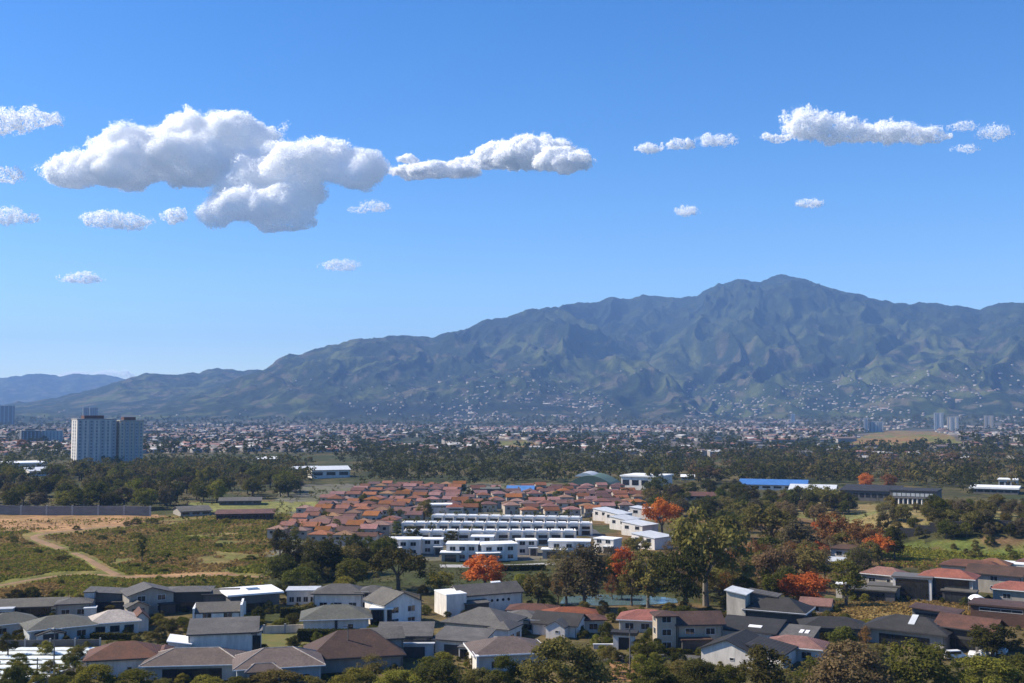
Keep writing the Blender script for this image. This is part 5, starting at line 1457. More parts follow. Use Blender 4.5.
hall(306, 475, 24, 6, 20, 5, "warehouse", "dark walled shed with a thin pale roof left of the big pale warehouse", 'gx', 2.0, 'slate', 'pale_roof', bays=3)
hall(267, 463, 22, 4, 20, 0, "warehouse", "thin white roofed shed alone in the dark wood behind the vacant field", 'gx', 2.0, 'slate', 'white_roof', bays=2)
hall(22, 471, 46, 7, 40, 10, "warehouse", "long pale factory with a flat roof left of the twin tower", 'flat', 1.2, 'cream', 'white_roof', bays=9)
hall(44, 476, 26, 5, 30, 10, "warehouse", "pale annex with a sawtooth look in front of the long pale factory", 'sb', 2.0, 'white', 'pale_roof', bays=4)
hall(245, 520, 56, 6, 12, -3, "long_shed", "long open shed with a rusty red roof at the upper right of the vacant field", 'sb', 1.2, 'wood', 'rust', bays=8)
hall(196, 516, 30, 5, 18, 14, "long_shed", "pale roofed shed tilted among bushes at the top of the vacant field", 'gx', 2.0, 'greywall', 'khaki', bays=3)
hall(240, 505, 40, 4, 14, -3, "long_shed", "low grey shed behind the rusty red roofed one", 'gx', 1.5, 'slate', 'grey', bays=5)
hall(490, 497, 18, 7, 16, 0, "estate_hall", "dark walled hall with a pale green flat roof at the back of the right estate", 'flat', .8, 'slate', 'greenish', bays=3)
hall(520, 496, 26, 5, 14, -4, "blue_roof_shed", "shed with a patched blue and white roof at the back of the right estate", 'gx', 3.0, 'white', 'blue_roof', bays=3)
hall(700, 500, 30, 4, 14, -6, "long_shed", "low brown roofed house among trees right of the red tree by the street", 'gx', 2.0, 'greywall', 'rust', bays=3)
hall(994, 494, 44, 5, 24, -4, "canopy_building", "long white canopied building near the right edge", 'flat', 1.2, 'slate', 'white_roof', bays=7)
hall(1008, 488, 17, 8, 16, -4, "canopy_building", "pale blue box standing over the long white canopy near the right edge", 'flat', .6, 'bluewall', 'white_roof', bays=3)
hall(963, 462, 10, 4, 14, -4, "white_shed", "small white shed high in the trees near the right edge", 'gx', 1.6, 'white', 'white_roof', bays=2)
def domed():
    p = G(590, 490); k = mpp(p); root = empty("sports_hall", p, -math.atan2(p.x, p.y) + R(-10))
    w, d, h = 46 * k, 34, 3.5
    mb = MB(); mb.box(-w * .46, w * .46, 0, d, -1, h); mb.build("wall", M['darkwall'], root)
    n = 16
    for (x0, x1, m, nm, s) in ((-w / 2, w / 2, 'green_roof', 'roof', 0), (-w * .36, w * .08, 'pale_roof', 'upper_roof', 1)):
        mb = MB()
        H_ = 7.0 if not s else 2.6; zb = h + .01 if not s else h + 6.0
        ys = [(-2, d + 2)] if not s else [(3, d - 3)]
        for y0, y1 in ys:
            pr = [(x0 + (x1 - x0) * i / n, zb + H_ * math.sin(math.pi * i / n) ** .8) for i in range(n + 1)]
            mb.add([(a, y0, b) for a, b in pr] + [(a, y1, b) for a, b in pr], [tuple(range(n + 1)), tuple(reversed(range(n + 1, 2 * n + 2)))] + [(i, n + 1 + i, n + 2 + i, i + 1) for i in range(n)] + [(0, n, 2 * n + 1, n + 1)])
        mb.build(nm, M[m], root)
    tag(root, "sports hall with a wide curved dark green roof and pale crest", "building")
    USED.append((p.x, p.y + 15, 32))
domed()

# ------------------------------------------------------------------ towers
def tower(px, py, w_px, h_px, depth, rot, label, wallm, stripe, floors=16, name="apartment_tower", group=None, segs=6, top=True):
    p = G(px, py); k = mpp(p); w, h = w_px * k, h_px * k
    root = empty(name, p, R(rot) - math.atan2(p.x, p.y))
    mb = MB(); mb.box(-w / 2, w / 2, 0, depth, -2, h); mb.build("wall", M[wallm], root)
    mb = MB(); mb.box(-w / 2 - .3, w / 2 + .3, -.3, depth + .3, h + .01, h + 1.2); mb.build("parapet", M['concrete'], root)
    if top:
        mb = MB(); mb.box(-w * .3, w * .2, depth * .2, depth * .8, h + 1.2, h + 4.2); mb.build("roof_plant_room", M['rust'] if group else M['slate'], root)
    bw = w / segs
    for i in range(segs):
        if (i + stripe) % 2 == 0:
            q = MB(); q.box(-w / 2 + i * bw + bw * .12, -w / 2 + (i + 1) * bw - bw * .12, -.9, -.01, 0, h - .6); q.build("balcony_stack", M['tower_blue' if wallm in ('white', 'cream') else wallm], root)
        q = MB()
        y = -.98 if (i + stripe) % 2 == 0 else -.08
        q.box(-w / 2 + i * bw + bw * .34, -w / 2 + (i + 1) * bw - bw * .34, y, y + .06, .6, h - 1.0)
        q.build("window_column", M['floors_white' if wallm in ('white', 'cream', 'tan') else 'floors_blue'], root)
    for y0 in (.2, .58):
        q = MB(); q.box(-w / 2 - .08, -w / 2 - .01, depth * y0, depth * (y0 + .2), .6, h - 1.0)
        q.build("window_column", M['floors_white' if wallm in ('white', 'cream', 'tan') else 'floors_blue'], root)
    return tag(root, label, "tower", group)
TW = "pale striped apartment towers"
tower(96, 470, 38, 50, 22, 14, "left pale striped apartment tower, with a reddish plant room on top", 'white', 0, group=TW, segs=7)
tower(131, 469, 23, 47.5, 20, 14, "right pale striped apartment tower, narrower than its twin and close beside it", 'cream', 1, group=TW, segs=5)
tower(86.5, 424, 6.5, 16, 30, 5, "left slim dark tower of the pair peeping up behind the striped towers", 'slate', 0, 20, "office_tower", segs=4, top=False)
tower(93.5, 424, 7.5, 16, 30, 5, "right slim dark tower of the pair peeping up behind the striped towers", 'slate', 1, 20, "office_tower", segs=4, top=False)
tower(4, 424, 19, 18, 50, 5, "dark tower block cut off by the left edge", 'slate', 0, 18, "office_tower", segs=5, top=False)
tower(52, 442, 20, 11, 26, 8, "pale blue mid rise slab left of the striped towers", 'bluewall', 0, 7, "office_block", segs=6)
tower(31, 442, 18, 11, 24, 8, "grey blue mid rise slab farther left of the striped towers", 'slate', 1, 7, "office_block", segs=5)
tower(866, 432, 4, 14, 20, 0, "slender white tower at the left end of the far golden hill", 'white', 0, 14, "apartment_tower", segs=2, top=False)
tower(876, 432, 14, 10, 30, 0, "blue grey apartment slab beside the slender white tower", 'bluewall', 0, 9, "apartment_tower", segs=4, top=False)
tower(939, 430, 9, 17, 24, 0, "pale blue tower behind the right end of the far golden hill", 'bluewall', 0, 14, "apartment_tower", segs=3, top=False)
tower(953, 431, 11, 14, 24, 0, "cream tower right of the pale blue tower behind the far golden hill", 'cream', 1, 11, "apartment_tower", segs=4, top=False)
tower(989, 428, 9, 12, 30, 0, "tan tower block farthest right in the distant town", 'tan', 0, 10, "apartment_tower", segs=3, top=False)
tower(793, 422, 4, 8, 24, 0, "lone tiny white tower in the distant town below the peak", 'white', 0, 8, "apartment_tower", segs=2, top=False)

# ------------------------------------------------------------------ the town beyond
def town_protos():
    out = []
    for rm, wm, k in (('town_red', 'town_wall', 'gx'), ('town_white', 'town_pale', 'gx'), ('town_red', 'town_pale', 'hip'), ('town_brown', 'town_pale', 'sb'), ('town_grey', 'town_wall', 'hip'), ('town_brown', 'town_wall', 'gx'), ('town_grey', 'town_pale', 'sb')):
        b = B(0, 5, 12, 10, 4.6, k, 1.6, .5, wm=wm, rm=rm)
        out.append((wall_solid(b).build('wall', M[wm]).data, roof_solid(b).build('roof', M[rm]).data, rm))
    for o in list(COL.objects):
        if o.name.split('.')[0] in ('wall', 'roof') and o.parent is None: bpy.data.objects.remove(o, do_unlink=True)
    return out
TP = town_protos()
COLN = {'town_red': 'red', 'town_white': 'white', 'town_brown': 'brown', 'town_grey': 'grey'}
def town(seed):
    rnd = random.Random(seed); rng = np.random.default_rng(seed)
    zones = [("the far town left of the striped towers", (0, 72, 428, 449), 24), ("the far town right of the striped towers", (150, 410, 424, 449), 92), ("the far town above the middle of the dark wood", (410, 600, 428, 455), 50),
             ("the far town above the right hand wood", (600, 850, 428, 458), 78), ("the far town right of the golden hill", (850, 1024, 432, 466), 46)]
    for zn, (x0, x1, y0, y1), n in zones:
        for i in range(n):
            px, py = rnd.uniform(x0, x1), y1 - (y1 - y0) * rnd.random() ** 1.1
            if 855 < px < 960 and 432 < py < 446: py = rnd.uniform(448, 462)
            if 70 < px < 148: continue
            if any(in_poly(np.array([px]), np.array([py]), c)[0] for c in CLEARINGS): continue
            p = G(px, py)
            if any(abs(p.x - a) < c and abs(p.y - b) < c for a, b, c in USED): continue
            w, r, rm = rnd.choice(TP)
            o = empty("town_house", p, rnd.uniform(-.5, .5) + rnd.choice((0, 0, 1.57)))
            s = rnd.uniform(.8, 1.5); big = rnd.random() < .14
            o.scale = (s * (2.4 if big else 1), s * (1.6 if big else 1), rnd.uniform(.8, 1.3))
            for nm, me in (('wall', w), ('roof', r)):
                c = bpy.data.objects.new(nm, me); COL.objects.link(c); c.parent = o
            USED.append((p.x, p.y, 8))
            tag(o, f"{'large' if big else 'small'} {COLN[rm]} roofed building in {zn}", "building", f"{'large' if big else 'small'} {COLN[rm]} roofed buildings in {zn}")
town(31)

def mass_town():
    """thousands of roofs too far to count, one mesh with roof and wall materials"""
    rng = np.random.default_rng(5)
    N = 17000
    px = rng.uniform(-80, 1104, N); r = 1500 + (rng.random(N) ** 1.15) * 5700
    az, _ = pix_az_tan(px, 420)
    x, y = r * np.sin(az), r * np.cos(az)
    z = height(x, y)
    cl = fbm(x / 210, y / 330, 3, 301) * .55 + fbm(x / 620, y / 800, 2, 311) * .45
    climb = np.clip(z / 330, 0, 1)
    side = sstep(300, 560, px)
    dens = .95 * sstep(.40, .60, cl) * (1 - climb) ** 1.0 * np.where(r > 4300, 0.03 + 1.1 * side, 1)
    k = (rng.random(N) < dens) & (z < 330)
    PX, PY, _ = to_pix(x, y, z)
    for c in CLEARINGS: k &= ~in_poly(PX, PY + 1, c)
    x, y, z, r = x[k], y[k], z[k], r[k]
    n = len(x)
    w = rng.uniform(3, 6.5, n) * np.where(rng.random(n) < .10, 3.6, 1); d = rng.uniform(3, 6, n) * np.where(rng.random(n) < .1, 2, 1); h = rng.uniform(2.5, 5, n); rh = rng.uniform(.8, 2.2, n)
    a = rng.normal(0, .35, n)
    ca, sa = np.cos(a), np.sin(a)
    def P(u, v, t): return np.stack([x + u * ca - v * sa, y + u * sa + v * ca, z + t], 1)
    V = np.stack([P(-w, -d, -3 + 0 * h), P(w, -d, -3 + 0 * h), P(w, d, -3 + 0 * h), P(-w, d, -3 + 0 * h), P(-w, -d, h), P(w, -d, h), P(w, d, h), P(-w, d, h), P(-w, 0 * d, h + rh), P(w, 0 * d, h + rh)], 1).reshape(-1, 3)
    Fq = np.array([(0, 1, 5, 4), (2, 3, 7, 6), (4, 5, 9, 8), (6, 7, 8, 9), (1, 2, 6, 5), (3, 0, 4, 7), (5, 6, 9, 9), (7, 4, 8, 8)])
    Fq = Fq[:6]
    F = (np.arange(n)[:, None, None] * 10 + Fq[None]).reshape(-1, 4)
    me = np_mesh("distant_town", V, F)
    names = ['town_wall', 'town_pale', 'town_red', 'town_white', 'town_brown', 'town_grey']
    o = link_mesh("distant_town", me, [M[q] for q in names])
    wm = rng.choice([0, 1], n); rm = rng.choice([2, 3, 4, 5], n, p=[.34, .1, .3, .26])
    mi = np.stack([wm, wm, rm, rm, wm, wm], 1).reshape(-1)
    me.polygons.foreach_set("material_index", mi.astype(np.int32))
    tag(o, "countless tiny roofs of the distant town spreading up the foot of the mountains", "town", kind="stuff")
mass_town()
# ------------------------------------------------------------------ trees and shrubs
_UA = [None, 0]
def free(x, y, r=2.0):
    if _UA[1] != len(USED):
        _UA[0], _UA[1] = np.array(USED), len(USED)
    u = _UA[0]
    return bool(((u[:, 0] - x) ** 2 + (u[:, 1] - y) ** 2 > (u[:, 2] + r) ** 2).all())

T = tree_px
# red flowering trees
T(485, 589, 36, 54, 'broad', 'flame', "flame_tree", "brightest red orange flowering tree, beside the long white house")
T(624, 590, 46, 30, 'tall', 'flame', "flame_tree", "tall red flowering tree between the two tall grey olive trees")
T(662, 538, 38, 42, 'spread', 'flame', "flame_tree", "wide red flowering tree at the top of the street of white houses")
T(806, 606, 33, 54, 'broad', 'flame', "flame_tree", "low orange red tree behind the charcoal gabled house")
T(815, 562, 21, 34, 'spread', 'flame', "flame_tree", "small crimson flowering tree behind the low orange red one")
T(826, 540, 22, 30, 'spread', 'flame', "flame_tree", "orange red crown standing between the two rusty trees on the right")
T(768, 578, 20, 26, 'broad', 'flame', "flame_tree", "small orange red crown just above the low orange red tree")
T(880, 560, 24, 36, 'spread', 'flame', "flame_tree", "orange red tree farthest right, at the left end of the green slope")
T(862, 556, 34, 48, 'spread', 'ember', "flame_tree", "rust red spreading tree above the dusty pink roof")
T(836, 550, 40, 46, 'broad', 'ember', "flame_tree", "taller rusty tree left of the rust red spreading one")
T(757, 516, 14, 22, 'broad', 'ember', "flame_tree", "small orange tree below the cobalt blue roof")
T(738, 590, 34, 40, 'sparse', 'rust', "bare_tree", "thin brown tree right of the largest olive tree")
T(775, 592, 46, 52, 'spread', 'rust', "bare_tree", "wide brown half bare tree behind the low orange red tree")
T(558, 604, 30, 26, 'sparse', 'ember', "flame_tree", "small orange brown tree left of the tallest grey tree")
T(612, 600, 26, 18, 'sparse', 'ember', "flame_tree", "small orange tree at the foot of the tall red one")
T(866, 489, 16, 18, 'broad', 'flame', "flame_tree", "left one of two little red trees on the distant green slope")
T(889, 489, 15, 18, 'broad', 'ember', "flame_tree", "right one of two little red trees on the distant green slope")
T(952, 466, 14, 22, 'broad', 'rust', "rusty_tree", "rusty tree in the far wood near the right edge")
T(706, 483, 16, 34, 'spread', 'rust', "rusty_tree", "wide reddish brown tree in the wood right of the large white hall")
T(22, 448, 9, 14, 'broad', 'ember', "rusty_tree", "small orange tree in the far town at the left edge")
T(654, 490, 24, 22, 'spread', 'olive', "leaning_tree", "tall umbrella crowned tree in front of the large white hall")
# large olive and grey trees of the middle
T(706, 606, 92, 100, 'spread', 'olive', "spreading_tree", "largest tree, olive brown with a spreading crown and pale trunk, left of the angular house", bark='palebark', var=0)
T(686, 612, 66, 58, 'broad', 'dark', "round_tree", "dense dark tree right under the largest olive tree")
T(770, 552, 46, 64, 'spread', 'olive', "spreading_tree", "wide olive brown tree behind the largest one, below the orange tree")
T(728, 560, 44, 46, 'broad', 'olive', "round_tree", "round olive tree between the largest tree and the wide olive brown one")
T(585, 611, 68, 48, 'tall', 'grey', "tall_tree", "tallest grey green tree with bare trunks by the pond", var=1)
T(566, 608, 52, 32, 'tall', 'grey', "tall_tree", "shorter grey green tree at the left shoulder of the tallest one", var=0)
T(648, 608, 58, 36, 'tall', 'olive', "tall_tree", "tall thin olive tree between the red tree and the dark dense one", var=2, bark='palebark')
T(632, 606, 48, 24, 'tall', 'olive', "tall_tree", "slim olive tree right against the tall red flowering one", var=1)
T(538, 606, 34, 34, 'broad', 'olive', "round_tree", "low olive tree left of the tall grey trees, behind the porthole house")
T(846, 606, 46, 38, 'tall', 'green', "round_tree", "tall green tree at the left end of the golden mound", var=2)
T(788, 600, 34, 30, 'broad', 'dark', "round_tree", "dark green tree behind the charcoal gabled house")
T(744, 604, 28, 34, 'broad', 'green', "round_tree", "green bushy tree left behind the white tower of the charcoal house")
T(800, 560, 40, 50, 'broad', 'grey', "round_tree", "grey green tree behind the small crimson one")
T(895, 560, 34, 28, 'broad', 'dark', "round_tree", "dark tree at the left end of the green right hand slope")
T(842, 511, 21, 17, 'broad', 'dark', "round_tree", "lone dark round tree on the golden field left of the columned block")
# trees left of the middle
T(398, 590, 42, 66, 'spread', 'dark', "round_tree", "big dome shaped dark tree above the brown grey gabled house", var=1)
T(352, 588, 30, 40, 'broad', 'green', "round_tree", "green tree left of the big dome shaped dark tree")
T(362, 574, 26, 34, 'broad', 'dark', "round_tree", "dark tree behind the gap between the green tree and the dome shaped one")
T(322, 578, 38, 48, 'broad', 'dark', "round_tree", "bulky dark tree at the lower corner of the left red estate")
T(292, 572, 36, 34, 'broad', 'dark', "round_tree", "dark tree on the edge of the vacant field beside the bulky one")
T(280, 556, 28, 24, 'broad', 'dark', "round_tree", "dark tree topmost along the right edge of the vacant field")
T(300, 588, 22, 44, 'bush', 'green', "round_tree", "low green thicket between the vacant field and the white roofed modern house")
T(440, 592, 22, 34, 'broad', 'bright', "round_tree", "fresh yellow green tree left of the brightest red tree")
T(345, 594, 18, 34, 'bush', 'bright', "round_tree", "yellow green shrub above the long grey hip roof")
T(520, 592, 18, 26, 'bush', 'bright', "round_tree", "yellow shrub right of the brightest red tree")
T(424, 520, 20, 22, 'broad', 'olive', "round_tree", "round olive tree between the two red roofed estates")
T(412, 548, 22, 20, 'tall', 'dark', "round_tree", "dark narrow tree beside the left end of the white terraces")
T(452, 549, 18, 20, 'tall', 'dark', "tall_tree", "left dark narrow tree in front of the nearest white terrace")
T(470, 512, 13, 18, 'broad', 'green', "round_tree", "green tree behind the lone orange roofed house")
T(142, 562, 26, 11, 'tall', 'dark', "field_tree", "lone slim dark tree in the middle of the vacant field")
T(66, 509, 19, 30, 'broad', 'bright', "round_tree", "brightest round green tree in the wood behind the grey wall")
T(16, 601, 12, 24, 'bush', 'dark', "round_tree", "left dark bush on the bank above the long low bungalow")
T(33, 600, 14, 20, 'broad', 'dark', "round_tree", "right dark bush on the bank above the long low bungalow")
# bottom edge, nearest to the camera
near = [(562, 694, 58, 92, 'bush', 'olive', "big round olive bush at the bottom, in front of the charcoal roof"), (850, 697, 56, 104, 'bush', 'rust', "big brown twiggy bush at the bottom, right of the faded red roof"), (917, 692, 54, 72, 'broad', 'green', "dense round tree with glossy leaves at the bottom, below the widest charcoal roof"),
 (765, 694, 48, 60, 'broad', 'dark', "dense dark round tree at the bottom, in front of the white gable end"), (985, 698, 42, 84, 'bush', 'bright', "bright green tree in the bottom right corner"), (1016, 690, 36, 40, 'broad', 'green', "green tree right behind the bright corner tree"), (946, 694, 20, 40, 'bush', 'bright', "low bright bush between the glossy tree and the corner tree"),
 (700, 694, 36, 60, 'bush', 'dark', "dark low bush left of the dense dark round tree"), (655, 694, 30, 54, 'bush', 'green', "green bush under the slim pole by the gatehouse"), (678, 680, 20, 44, 'bush', 'olive', "olive shrub in front of the tan tower house"), (730, 690, 26, 44, 'bush', 'green', "mid green bush between the two dark ones at the bottom"),
 (400, 692, 22, 60, 'bush', 'bright', "light green bush at the bottom under the rounded blue canopy"), (352, 692, 24, 56, 'bush', 'bright', "light green bush at the bottom under the huge brown roof"), (372, 680, 26, 36, 'sparse', 'olive', "thin feathery shrub in front of the huge brown roof"), (440, 692, 30, 58, 'bush', 'dark', "dark bush at the bottom below the orange terrace"), (478, 694, 26, 44, 'bush', 'olive', "olive bush at the bottom under the white walled taupe roof"), (505, 692, 36, 44, 'bush', 'green', "green bush in front of the white walled taupe roof"),
 (275, 696, 26, 66, 'bush', 'olive', "olive bush at the bottom in front of the slatted porch"), (310, 694, 18, 40, 'bush', 'olive', "low olive bush at the bottom right of the slatted porch"), (205, 693, 17, 54, 'bush', 'bright', "light green bush at the bottom below the dark veranda"), (238, 693, 16, 40, 'bush', 'green', "green bush at the bottom left of the slatted porch"), (95, 692, 27, 60, 'bush', 'bright', "light green bush at the bottom below the rusty brown roof"), (135, 692, 22, 60, 'bush', 'green', "mid green bush at the bottom left of the dark veranda"),
 (60, 694, 18, 42, 'bush', 'green', "green bush at the foot of the tall lamp post"), (164, 694, 16, 34, 'bush', 'olive', "small olive bush under the left end of the taupe roof"), (8, 656, 24, 24, 'broad', 'dark', "dark round bush at the left edge over the plastic tunnels"), (14, 694, 30, 36, 'bush', 'dark', "dark bush in the bottom left corner"),
 (993, 658, 36, 56, 'broad', 'dark', "dark olive tree behind the white cars, below the timber clad house"), (842, 652, 26, 36, 'broad', 'green', "green tree left of the little orange one by the widest charcoal roof"), (866, 654, 28, 22, 'sparse', 'ember', "little orange leaved tree in front of the widest charcoal roof")]
for (a, b, h, w, sh, lf, lab) in near:
    T(a, b, h, w, sh, lf, "garden_bush" if sh == 'bush' else "garden_tree", lab, cat="bush" if sh == 'bush' else "tree")

# garden shrubs between the houses
gard = [(606, 640, 18, 18, 'green'), (596, 646, 12, 14, 'bright'), (650, 646, 18, 20, 'green'), (658, 652, 14, 16, 'dark'), (600, 632, 12, 12, 'bright'), (640, 628, 10, 12, 'bright'), (268, 612, 12, 14, 'olive'), (258, 622, 16, 16, 'dark'), (148, 626, 8, 14, 'bright'), (158, 622, 9, 16, 'green'), (172, 632, 14, 16, 'dark'), (178, 640, 10, 12, 'olive'), (282, 628, 7, 16, 'olive'), (396, 618, 9, 9, 'bright'), (430, 640, 10, 12, 'dark'), (505, 628, 12, 16, 'dark'), (486, 662, 12, 18, 'green'), (470, 668, 10, 14, 'olive'), (545, 618, 8, 16, 'bright'), (560, 622, 8, 14, 'olive'), (612, 622, 9, 14, 'green'), (700, 655, 8, 14, 'green'), (822, 644, 11, 14, 'dark'), (965, 606, 9, 12, 'green'), (985, 615, 8, 12, 'dark'), (944, 660, 12, 16, 'dark'), (500, 606, 10, 16, 'olive'), (548, 606, 12, 22, 'bright'), (240, 600, 8, 14, 'olive'), (146, 636, 5, 10, 'olive'), (162, 640, 6, 12, 'green'), (82, 640, 5, 8, 'dark'), (110, 645, 5, 12, 'olive'), (140, 672, 8, 12, 'green'), (322, 640, 4, 8, 'olive'), (376, 640, 7, 10, 'green')]
GL = {'green': "mid green", 'bright': "yellow green", 'dark': "dark green", 'olive': "olive brown"}
near_name = [(606, 640, "the white gatehouse"), (640, 628, "the red terracotta roof behind the gatehouse"), (268, 612, "the white and dark flat roof"), (155, 630, "the cream roofed villa"), (282, 628, "the pale garden wall"), (396, 618, "the black cube annex"), (500, 615, "the porthole house"), (478, 664, "the taupe roofed white house"), (552, 618, "the faded brick red roof"), (700, 655, "the tan tower house"), (822, 644, "the slate roofed house"), (890, 608, "the golden mound's left half"), (955, 608, "the golden mound's right half"), (944, 660, "the white van"), (240, 600, "the low grey roofs by the dirt bank"), (110, 643, "the lamp post"), (340, 640, "the clipped black hedge"), (140, 672, "the rusty brown roof"), (376, 640, "the black cube annex")]
for (a, b, h, w, lf) in gard:
    nn = min(near_name, key=lambda q: (q[0] - a) ** 2 + 4 * (q[1] - b) ** 2)[2]
    T(a, b, h, w, 'bush', lf, "garden_shrub", f"small {GL[lf]} garden shrub near {nn}", f"small {GL[lf]} shrubs near {nn}", "shrub")

# scrub in the vacant field
rnd = random.Random(12)
cnt = 0
for i in range(600):
    a, b = rnd.uniform(2, 268), rnd.uniform(522, 586)
    if not in_poly(np.array([a]), np.array([b]), FIELD)[0]: continue
    if in_poly(np.array([a]), np.array([b]), SOIL_TOP)[0] and rnd.random() < .85: continue
    if any(abs(a - u) < 9 and abs(b - v) < 4 for u, v in ((36, 540), (48, 544), (60, 549), (80, 556), (95, 565), (110, 572), (50, 575), (90, 573), (130, 577), (170, 577), (220, 575))): continue
    if vnoise(np.array([a / 34]), np.array([b / 9]), 77)[0] < .42: continue
    lf = rnd.choice(('bright', 'bright', 'olive', 'green'))
    T(a, b, rnd.uniform(2, 6), rnd.uniform(7, 18), 'bush', lf, "field_shrub", f"{GL[lf]} scrub bush on the open vacant field", f"{GL[lf]} scrub bushes on the vacant field", "shrub")
    cnt += 1
    if cnt >= 40: break

# woods of the middle distance, every tree on its own
def scatter(poly, n, kinds, name, where, seed, hmin, hmax, wr=(.8, 1.3), gap=3.5):
    rnd = random.Random(seed)
    xs, ys = [p[0] for p in poly], [p[1] for p in poly]
    k = tries = 0
    while k < n and tries < n * 12:
        tries += 1
        a, b = rnd.uniform(min(xs), max(xs)), rnd.uniform(min(ys), max(ys))
        if not in_poly(np.array([a]), np.array([b]), poly)[0]: continue
        p = G(a, b)
        if not free(p.x, p.y, 1.5): continue
        lf, sh = rnd.choice(kinds)
        h = rnd.uniform(hmin, hmax)
        tree_at(p, h, h * rnd.uniform(*wr) * CROWN_W[sh] / 10.2, sh, lf, name, f"{ {'green': 'mid green', 'dark': 'dark green', 'olive': 'olive brown', 'bright': 'light green', 'grey': 'grey green', 'rust': 'rusty brown', 'ember': 'orange brown', 'flame': 'red'}[lf]} {'spreading tree' if sh == 'spread' else 'slender tree' if sh in ('tall', 'cone') else 'bush' if sh == 'bush' else 'thin tree' if sh == 'sparse' else 'round tree'} in {where}", f"{lf} {sh} in {where}", rnd=rnd)
        USED.append((p.x, p.y, gap)); k += 1
D, Gn, O, Br, Gy, Ru, Em = 'dark', 'green', 'olive', 'bright', 'grey', 'rust', 'ember'
scatter([(-20, 480), (150, 478), (300, 480), (300, 496), (190, 506), (150, 512), (-20, 510)], 110, [(D, 'broad'), (D, 'broad'), (Gn, 'broad'), (O, 'broad'), (Gn, 'spread'), (Gy, 'broad'), (Br, 'broad')], "wood_tree", "the wood behind the grey field wall", 3, 9, 15, gap=2.0)
scatter([(330, 560), (385, 548), (395, 560), (380, 580), (270, 584), (265, 565)], 26, [(D, 'broad'), (Gn, 'broad'), (O, 'broad')], "edge_tree", "the thicket below the left red estate", 5, 5, 10, gap=2.0)
scatter([(290, 545), (330, 500), (420, 490), (460, 500), (400, 540)], 45, [(D, 'broad'), (Gn, 'broad'), (Gn, 'tall')], "street_tree", "the gardens of the left red estate", 6, 4, 7.5, gap=0.5)
scatter([(460, 492), (640, 490), (650, 512), (470, 516)], 34, [(D, 'broad'), (Gn, 'broad')], "street_tree", "the gardens of the right red estate", 8, 4, 8, gap=0.5)
scatter([(645, 492), (740, 492), (760, 520), (740, 545), (680, 520), (650, 512)], 50, [(D, 'broad'), (Gn, 'broad'), (O, 'spread'), (Gy, 'broad')], "wood_tree", "the wood between the white hall and the largest olive tree", 9, 7, 13, gap=2.0)
scatter([(560, 575), (640, 560), (720, 560), (830, 545), (880, 560), (850, 590), (760, 606), (700, 606), (560, 598)], 90, [(Ru, 'sparse'), (O, 'broad'), (Gn, 'broad'), (O, 'sparse'), (Em, 'sparse'), (Gy, 'sparse'), (O, 'spread'), (Ru, 'sparse')], "grove_tree", "the brown grove around the largest olive tree", 10, 5, 12, gap=2.0)
scatter([(740, 500), (840, 496), (850, 515), (800, 535), (750, 520)], 34, [(D, 'broad'), (O, 'spread'), (Gn, 'broad'), (Ru, 'broad')], "grove_tree", "the grove in front of the cobalt blue roof", 14, 7, 12)
scatter([(880, 515), (1030, 505), (1030, 536), (960, 540), (880, 540)], 60, [(D, 'broad'), (Gn, 'broad'), (Gy, 'broad'), (O, 'broad')], "slope_tree", "the trees above the added dark strip", 15, 4, 9, gap=1.5)
scatter([(930, 545), (1030, 545), (1030, 562), (960, 565)], 8, [(Gn, 'bush'), (O, 'bush')], "slope_shrub", "the green slope below the added dark strip", 16, 2, 4)

# the belts of wood farther off, each one mass
def belt(poly, n, leaf, seed, label, hmin=9, hmax=15, shape='broad', size=.5, name="distant_wood", wr=(.8, 1.5), clear=3.0, quads=110, cat="wood"):
    rng = np.random.default_rng(seed); spots = []
    r_far = min(p[1] for p in poly) < 450
    xs, ys = [p[0] for p in poly], [p[1] for p in poly]
    t = 0
    while len(spots) < n and t < 12:
        t += 1
        a, b = rng.uniform(min(xs), max(xs), n), rng.uniform(min(ys), max(ys), n)
        m = in_poly(a, b, poly)
        X, Y, Z = Gv(a[m], b[m])
        for x, y, z in zip(X, Y, Z):
            if not free(x, y, clear): continue
            if r_far and any(in_poly(np.array([q[0]]), np.array([q[1] + 1.0]), c)[0] for c in CLEARINGS for q in [[float(v) for v in to_pix(x, y, z)[:2]]]): continue
            h = rng.uniform(hmin, hmax); spots.append((x, y, z, h, h * rng.uniform(*wr)))
            if len(spots) >= n: break
    if not spots: return
    bulk_trees(name, label, spots, leaf, seed, quads, size, shape, cat)
belt([(-40, 452), (70, 452), (70, 462), (300, 462), (330, 476), (300, 484), (150, 480), (-40, 480)], 420, 'dark', 51, "dark wood below the striped towers")
belt([(60, 470), (300, 466), (330, 476), (300, 488), (60, 482)], 200, 'olive', 52, "olive brown crowns mixed into the wood below the striped towers")
belt([(330, 456), (700, 452), (860, 458), (860, 484), (700, 486), (640, 480), (500, 486), (360, 484)], 620, 'dark', 53, "dark wood across the middle behind the red roofed estates")
belt([(360, 452), (860, 456), (860, 482), (600, 484), (380, 480)], 240, 'green', 54, "mid green crowns in the wood across the middle")
belt([(700, 452), (1060, 450), (1060, 492), (960, 498), (930, 486), (840, 486), (760, 480)], 420, 'dark', 55, "dark wood on the right behind the columned block")
belt([(700, 456), (1060, 452), (1060, 490), (940, 492), (760, 478)], 220, 'olive', 56, "olive brown crowns in the wood on the right")
belt([(600, 462), (1040, 458), (1040, 484), (700, 482)], 90, 'rust', 57, "rusty crowns scattered through the wood on the right")
